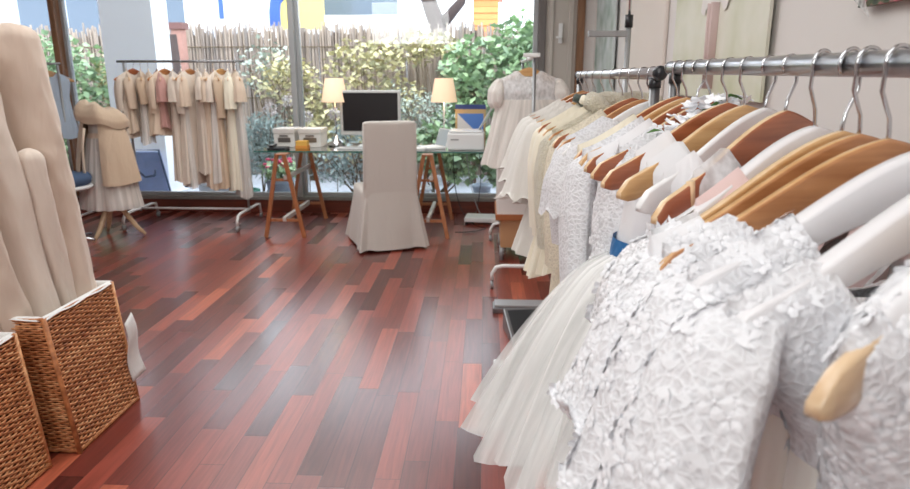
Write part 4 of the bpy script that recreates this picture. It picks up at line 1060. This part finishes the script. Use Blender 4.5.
L3=[(-.50,'beige padded jacket','jacket',beigec,.56,'long',.26,0),(-.44,'oatmeal jacket','jacket',oat,.60,'long',.28,0),(-.37,'tan pleated jacket','jacket',tanc,.66,'long',.22,1),(-.30,'light beige jacket','jacket',beigec,.58,'long',.3,0),
 (-.22,'dusty pink short sleeved top','top',pinkc,.52,'cap',.2,0),(-.15,'rose beige blouse','blouse',beigec,.58,'long',.26,0),(-.08,'long oatmeal dress','dress',oat,1.0,'cap',.2,0),(0,'long beige dress','dress',beigec,1.05,'cap',.24,1),
 (.08,'long cream dress','dress',oat,1.02,'long',.3,0),(.15,'long rosy beige dress','dress',oat,.92,'cap',.18,0),(.22,'long beige chiffon dress','dress',beigec,1.06,'cap',.2,0),(.29,'long sand dress','dress',tanc,1.05,'long',.34,0),
 (.36,'long ivory dress','dress',oat,1.0,'cap',.2,1),(.42,'long pale dress','dress',cream,1.08,'cap',.26,0),(.49,'long sheer beige dress','dress',beigec,1.14,'cap',.2,1)]
for i,(dx,nm,ct,mt,ln,slv,sl,tl) in enumerate(L3):
    rot=R(90+[32,-20,26,30,38,-24,24,30,-18,30,24,34,-22,26,30][i]*.9+180*(i%3==1))
    t_,pos=hanger(['natural','red','brown'][i%3],'wooden hanger of the %s outfit from left on the left rack'%ords[i],-2.72+dx,6.0,1.485,rot,False,False,h3)
    garment('%s, %s from the left on the left wheeled rack'%(nm,ords[i]),ct,pos,rot,400+i,group=g3,name=ct,sw=.175,nk=.07,nd=.04,bl=.28,ww=.15,hl=ln,hw=.20,hd=.05 if ln<.8 else .06,mat=mt,famp=.1,folds=8,nth=40,sleeve=slv,sl=sl,sr=.045,smat=tulle2 if tl else mt)
# reflected looking rack beyond wooden post
t=thing('clothes_rack','second grey clothes rail at far left behind the wooden post','clothes rack',(-4.25,6.15,0))
MB().tube([(-.55,0,1.47),(.33,0,1.47)],.011,12).build('rail',darkmetal,t)
for s in (-.5,.3):
    MB().tube([(s,0,.05),(s,0,1.46)],.011,12).build('post',greyp,t)
    MB().tube([(s,-.25,.03),(s,.25,.03)],.013,8).build('foot_bar',whitem,t)
L4=[(-.38,'brownish rose jacket','jacket',pinkc,.55),(-.26,'grey beige jacket','jacket',oat,.6),(-.14,'oatmeal coat','coat',tanc,.75),(-.02,'long beige jacket','jacket',beigec,.7),(.20,'pale blue sleeveless top','top',bluec,.62)]
for i,(dx,nm,ct,mt,ln) in enumerate(L4):
    rot=R([60,35,50,30,25][i])
    t_,pos=hanger(['red','natural','brown'][i%3],'wooden hanger of the %s garment on the far left rail'%ords[i],-4.25+dx,6.15,1.47,rot,False,False,'hangers on the far left rail')
    garment('%s on the far left rail, %s from the left'%(nm,ords[i]),ct,pos,rot,500+i,group='garments on the far left rail',name=ct,sw=.175,nk=.07,nd=.05,bl=.28,ww=.15,hl=ln,hw=.18,hd=.06,mat=mt,famp=.09,folds=7,nth=40,sleeve=None if i==4 else 'long',sl=.3,sr=.045)

# ------------------------------------------------------------------ child mannequin with cape
t=thing('dress_form','child size dress form on wooden tripod wearing a beige hooded cape','mannequin',(-3.19,5.45,0),R(-10))
b=MB(); b.tube([(0,0,.25),(0,0,.55)],.022,10); b.build('pole',wdL,t)
for k in range(3):
    a=R(-95+120*k); MB().tube([(0,0,.30),(.08*math.cos(a),.08*math.sin(a),.24),(.17*math.cos(a),.17*math.sin(a),.09),(.24*math.cos(a),.24*math.sin(a),.012)],[.026,.024,.02,.014],8).build('leg',wdL,t)
b=MB().lathe([(.001,.5),(.10,.5),(.12,.6),(.10,.75),(.12,.92),(.11,1.0),(.05,1.05),(.035,1.1),(.001,1.1)],20,sy=.7); b.build('torso',lining,t)
c=thing('hooded_cape','beige hooded wool cape over the child dress form','cape',(-3.19,5.45,0),R(-10))
random.seed(33)
def capef(u,v):
    a=2*PI*(.06+.88*u)-PI/2; r=.085+.145*v**.38+.02*v
    r*=1+.05*math.sin(6*a+1)*v+.025*math.sin(11*a)*v
    z=1.075-.58*v-.05*math.sin(PI*v)*0+.02*math.sin(2*a)*v
    return (r*1.1*math.cos(a),r*.85*math.sin(a),z)
b=MB(); b.grid(capef,56,22); b.build('cape_body',tanc,c)
def hoodf(u,v):
    a=2*PI*u
    r=[.07,.13,.175,.185,.15,.10,.07,.045][0]; q=v*7; k=min(6,int(q)); f=q-k
    pr=[(.21,.97),(.215,1.02),(.195,1.07),(.15,1.115),(.10,1.125),(.08,1.105),(.085,1.07),(.06,1.04)]
    r=pr[k][0]*(1-f)+pr[k+1][0]*f; z=pr[k][1]*(1-f)+pr[k+1][1]*f
    return (.0+r*1.0*math.cos(a)*(1+.06*math.sin(3*a+v*4)),r*.8*math.sin(a)*(1+.06*math.sin(5*a)),z+.03*math.cos(a+2.6)*1.2+.012*math.sin(5*a+v*3))
b=MB(); b.grid(hoodf,48,22,wrap=True); b.build('hood',tanc,c)
b=MB(); b.tube([(-.01,-.19,.95),(-.02,-.225,.8),(-.02,-.24,.62),(0,-.245,.5)],[.012,.014,.014,.012],8,flat=.4); b.build('front_edge',beigec,c)
c=thing('tulle_dress','beige child dress with tulle skirt beneath the hooded cape','dress',(-3.19,5.45,0),R(-10))
b=MB(); b.lathe([(.135,.86),(.15,.75),(.18,.6),(.21,.45),(.235,.30)],64,fn=lambda u,a:1+.045*math.sin(13*a)*u,sy=.8); b.build('skirt',oat,c)
b=MB(); b.lathe([(.14,.86),(.165,.75),(.20,.6),(.235,.44),(.262,.27)],96,fn=lambda u,a:1+.05*math.sin(17*a+1)*u,sy=.8); b.build('tulle_layer',tulle2,c)
b=MB(); b.lathe([(.12,.9),(.135,.86),(.14,.83)],32,sy=.8); b.build('waistband',beigec,c)
# upholstered armchair behind the form
t=thing('stool','white edged stool with a blue padded seat left of the dress form','stool',(-3.42,5.15,0))
MB().lathe([(.001,.50),(.20,.50),(.225,.52),(.23,.56),(.21,.59),(.001,.595)],28).build('seat_cushion',navycl,t)
MB().lathe([(.001,.47),(.22,.47),(.235,.485),(.22,.50),(.001,.50)],28).build('seat_rim',whitep,t)
MB().tube([(0,0,.05),(0,0,.48)],.022,12).build('column',chrome,t)
b=MB()
for k in range(5):
    a=2*PI*k/5; b.tube([(0,0,.08),(.22*math.cos(a),.22*math.sin(a),.05)],[.018,.012],8)
b.build('star_base',chrome,t)
t=thing('upholstered_chair','pale blue upholstered chair back at far left behind the stool','chair',(-3.95,5.55,0),R(20))
b=MB(); secs=[sect(0,0,.2,.035,z,e=.35) for z in (.42,.6,.8,.88)]+[sect(0,0,.15,.02,.90,e=.35)]; loft(b,secs); b.build('backrest',bluec,t)
b=MB(); secs=[sect(0,-.2,.21,.22,z,e=.35) for z in (.38,.44)]+[sect(0,-.2,.18,.19,.46,e=.35)]; loft(b,secs); b.build('seat',navycl,t)
for sx in (-.17,.17):
    for sy in (-.37,-.02): MB().tube([(sx,sy,0),(sx,sy,.4)],.014,8).build('leg',chrome,t)

# ------------------------------------------------------------------ wicker baskets with fabric rolls
def basket(label,x0,x1,y0,y1,h,ls,seed):
    random.seed(seed)
    t=thing('wicker_basket',label,'basket',((x0+x1)/2,(y0+y1)/2,0))
    hx=(x1-x0)/2; hy=(y1-y0)/2; tp=.035  # leans outward at the top
    def P(s,u,z):   # side s, u in -1..1
        k=1-.03*(1-z/h)
        lean=-ls*z/h
        return {0:(u*hx*k+lean,-hy*k,z),1:(hx*k+lean,u*hy*k,z),2:(-u*hx*k+lean,hy*k,z),3:(-hx*k+lean,-u*hy*k,z)}[s]
    nrm=[(0,-1,0),(1,0,0),(0,1,0),(-1,0,0)]
    b=MB(); 
    inner=MB()
    for s in range(4):
        inner.grid(lambda u,v:tuple(Vector(P(s,(u*2-1)*.985,.01+v*(h-.02)))-Vector(nrm[s])*.006),2,2)
    inner.build('inner_shell',wickd,t,smooth=False)
    rowh=.0088; nrow=int(h/rowh)
    for s in range(4):
        ln=2*(hx if s in(0,2) else hy); nst=int(ln/.026)
        for r in range(1,nrow):
            z=r*rowh+rnd(-.001,.001); n=nst*4; pts=[]
            for i in range(n+1):
                u=-1+2*i/n; p=Vector(P(s,u,z+rnd(-.0006,.0006)))
                ph=PI*(i/4*1.0)+PI*(r%2)
                pts.append(p+Vector(nrm[s])*(.0035*math.sin(ph)+.001))
            b.tube(pts,.0043,5,caps=False)
    b.build('woven_sides',wick,t)
    c=MB()
    for sx in (-1,1):
        for sy in (-1,1):
            k=.97; c.tube([(sx*hx*k,sy*hy*k,0),(sx*hx-ls,sy*hy,h+.004)],.0095,8)
    for z,kk,ll in ((h,1,-ls),(.012,.97,0)):
        pts=[(-hx*kk+ll,-hy*kk,z),(hx*kk+ll,-hy*kk,z),(hx*kk+ll,hy*kk,z),(-hx*kk+ll,hy*kk,z),(-hx*kk+ll,-hy*kk,z)]
        for p,q in zip(pts,pts[1:]): c.tube([p,q],.0085,8)
    c.build('rim',wick,t)
    # cloth liner folded over the rim
    l=MB()
    def lf_(u,v):
        a=u*4; s=int(a)%4; f=(a-int(a))*2-1; z=h+.011-.0*v
        p=Vector(P(s,f,h)); nn=Vector(nrm[s])
        pr=[(-.024,-.08),(-.018,-.03),(-.013,.004),(-.006,.010),(.003,.009),(.011,.0-.003*math.sin(u*60))][int(round(v*5))]
        return tuple(p+nn*pr[0]+Vector((0,0,pr[1])))
    l.grid(lf_,97,6); l.build('cloth_liner',liner,t)
    return t
basket('tall wicker basket with white liner, farther of the two on the left',-1.93,-1.475,2.11,2.54,.525,.06,1)
basket('tall wicker basket at the left edge, nearer to the camera',-1.97,-1.53,1.52,2.03,.50,.06,2)
gr='fabric rolls standing in the wicker baskets'
def roll(label,p0,p1,r0,r1,seed,mat=boltm,round_top=True,fl=.85):
    random.seed(seed); ph=[rnd(0,6) for _ in range(4)]
    P0=Vector(p0); P1=Vector(p1); n=90; pts=[]; rs=[]
    side=(P1-P0).cross(Vector((0,0,1))).normalized()
    for i in range(n):
        u=i/(n-1); pts.append(P0.lerp(P1,u)+side*.018*math.sin(3*u+ph[0]))
        r=r0+(r1-r0)*u
        if round_top and u>.955: r*=math.sqrt(max(.02,1-((u-.955)/.046)**2))
        rs.append(r)
    t=thing('fabric_roll',label,'fabric roll',(0,0,0),0,gr)
    b=MB(); b.tube(pts,rs,72,flat=fl,fn=lambda u,a:1+.035*math.sin(2*a+ph[1]+u*3)+.03*math.sin(5*a+ph[2]+2.5*u)+.10*noise.noise(Vector((math.cos(a)*1.6+seed*7,math.sin(a)*1.6,u*9+a*.6)))+.05*noise.noise(Vector((math.cos(a)*4+seed*3,math.sin(a)*4,u*22)))); 
    b.build('rolled_cloth',mat,t)
    # loose outer flap edge along the roll
    f=MB()
    def ff(u,v):
        k=int((.42+u*.52)*(n-1)); p=pts[k]; ax=(P1-P0).normalized(); s2=side; up=s2.cross(ax)
        a=-.9+v*1.1+.25*math.sin(u*4+ph[1]); rr=rs[k]*(1.05+.03*math.sin(u*14+ph[0]))+.004*v
        return tuple(p-s2*math.cos(a)*rr*-1+up*math.sin(a)*rr*fl)
    f.grid(ff,24,8); f.build('loose_flap',mat,t)
    return t
roll('tallest thick fabric roll with rounded top at the upper left',(-1.622,2.43,.06),(-1.735,2.45,1.54),.098,.098,1,boltm2)
roll('long pale fabric roll leaning in front of the tallest one',(-1.622,2.27,.06),(-1.77,2.22,1.46),.078,.085,2,boltm)
roll('narrow pale fabric roll on the basket right side',(-1.60,2.38,.06),(-1.66,2.34,1.10),.046,.05,3,boltm)
roll('creased beige fabric roll rising at left middle of the far basket',(-1.65,2.20,.06),(-1.765,2.07,1.17),.078,.08,4,boltm2)
roll('white wrapped roll low in front of the far basket',(-1.72,2.18,.06),(-1.80,1.99,.98),.065,.065,5,boltm)
roll('short white roll in the nearer basket at left edge',(-1.70,1.90,.06),(-1.86,1.86,.86),.09,.085,6,boltm)
roll('pale roll at the very left edge in the nearer basket',(-1.72,1.68,.06),(-1.92,1.64,1.05),.085,.08,7,boltm2)
# stray liner cloth poking behind basket
b=MB(); b.grid(lambda u,v:(-1.478+.008*math.sin(v*7)+.03*v*u,2.50+.06*u,.36-.26*v+.03*u),6,14); tag(b.build('cloth_scrap',liner,solid=.002),'white cloth corner sticking out behind the farther wicker basket','cloth')

# ------------------------------------------------------------------ light
w=bpy.data.worlds.new('world'); S.world=w; w.use_nodes=True; nt=w.node_tree
bg=nt.nodes['Background']; tc=N(nt,'ShaderNodeTexCoord'); sp=N(nt,'ShaderNodeSeparateXYZ'); L(nt,tc.outputs['Generated'],sp.inputs[0])
rp=N(nt,'ShaderNodeValToRGB'); rp.color_ramp.elements[0].position=0; rp.color_ramp.elements[0].color=(.80,.86,.95,1); rp.color_ramp.elements[1].position=.5; rp.color_ramp.elements[1].color=(.86,.93,1,1)
L(nt,sp.outputs['Z'],rp.inputs[0]); L(nt,rp.outputs[0],bg.inputs['Color']); bg.inputs['Strength'].default_value=4.2
def area(name,loc,sx,sy,e,col=(1,1,1),rot=(0,0,0),spread=None):
    l=bpy.data.lights.new(name,'AREA'); l.shape='RECTANGLE'; l.size=sx; l.size_y=sy; l.energy=e; l.color=col
    if spread: l.spread=spread
    o=bpy.data.objects.new(name,l); C.objects.link(o); o.location=loc; o.rotation_euler=rot; return o
area('ceiling_fill_near',(-.5,.3,2.85),1.6,1.6,19,(.97,1,.99))  # unseen area light under the ceiling, added as fill
area('ceiling_fill_mid',(-.9,3.0,2.85),1.6,1.6,34,(.97,1,.99))  # added fill over the middle of the room, no fixture modelled
area('ceiling_fill_back',(-1.6,5.2,2.85),2.2,1.0,34,(.97,1,.99))  # added fill near the window end, no fixture modelled
area('rear_fill',(-1.8,-1.8,2.6),2.0,1.4,62,(.97,1,.99),(R(48),0,0))  # added fill behind the camera, tilted to light everything from the front
sp_=bpy.data.lights.new('spot_fill','SPOT');  # unseen spot added to brighten the garments on the near rail
sp_.energy=5; sp_.spot_size=R(80); sp_.spot_blend=.8; sp_.shadow_soft_size=.12; sp_.color=(1,.95,.9)
so=bpy.data.objects.new('spot_fill',sp_); C.objects.link(so); so.location=(-.5,-.2,2.75); so.rotation_euler=(Vector((.3,.8,1.1))-Vector((-.5,-.2,2.75))).to_track_quat('-Z','Y').to_euler()
sl=bpy.data.lights.new('sun','SUN'); sl.energy=1.3; sl.angle=R(12); sl.color=(1,.98,.94)
sO=bpy.data.objects.new('sun',sl); C.objects.link(sO); sO.rotation_euler=Vector((.25,.75,-1)).to_track_quat('-Z','Y').to_euler()
S.view_settings.view_transform='Standard'; S.view_settings.exposure=0.16
try: S.cycles.transparent_max_bounces=24
except Exception: pass
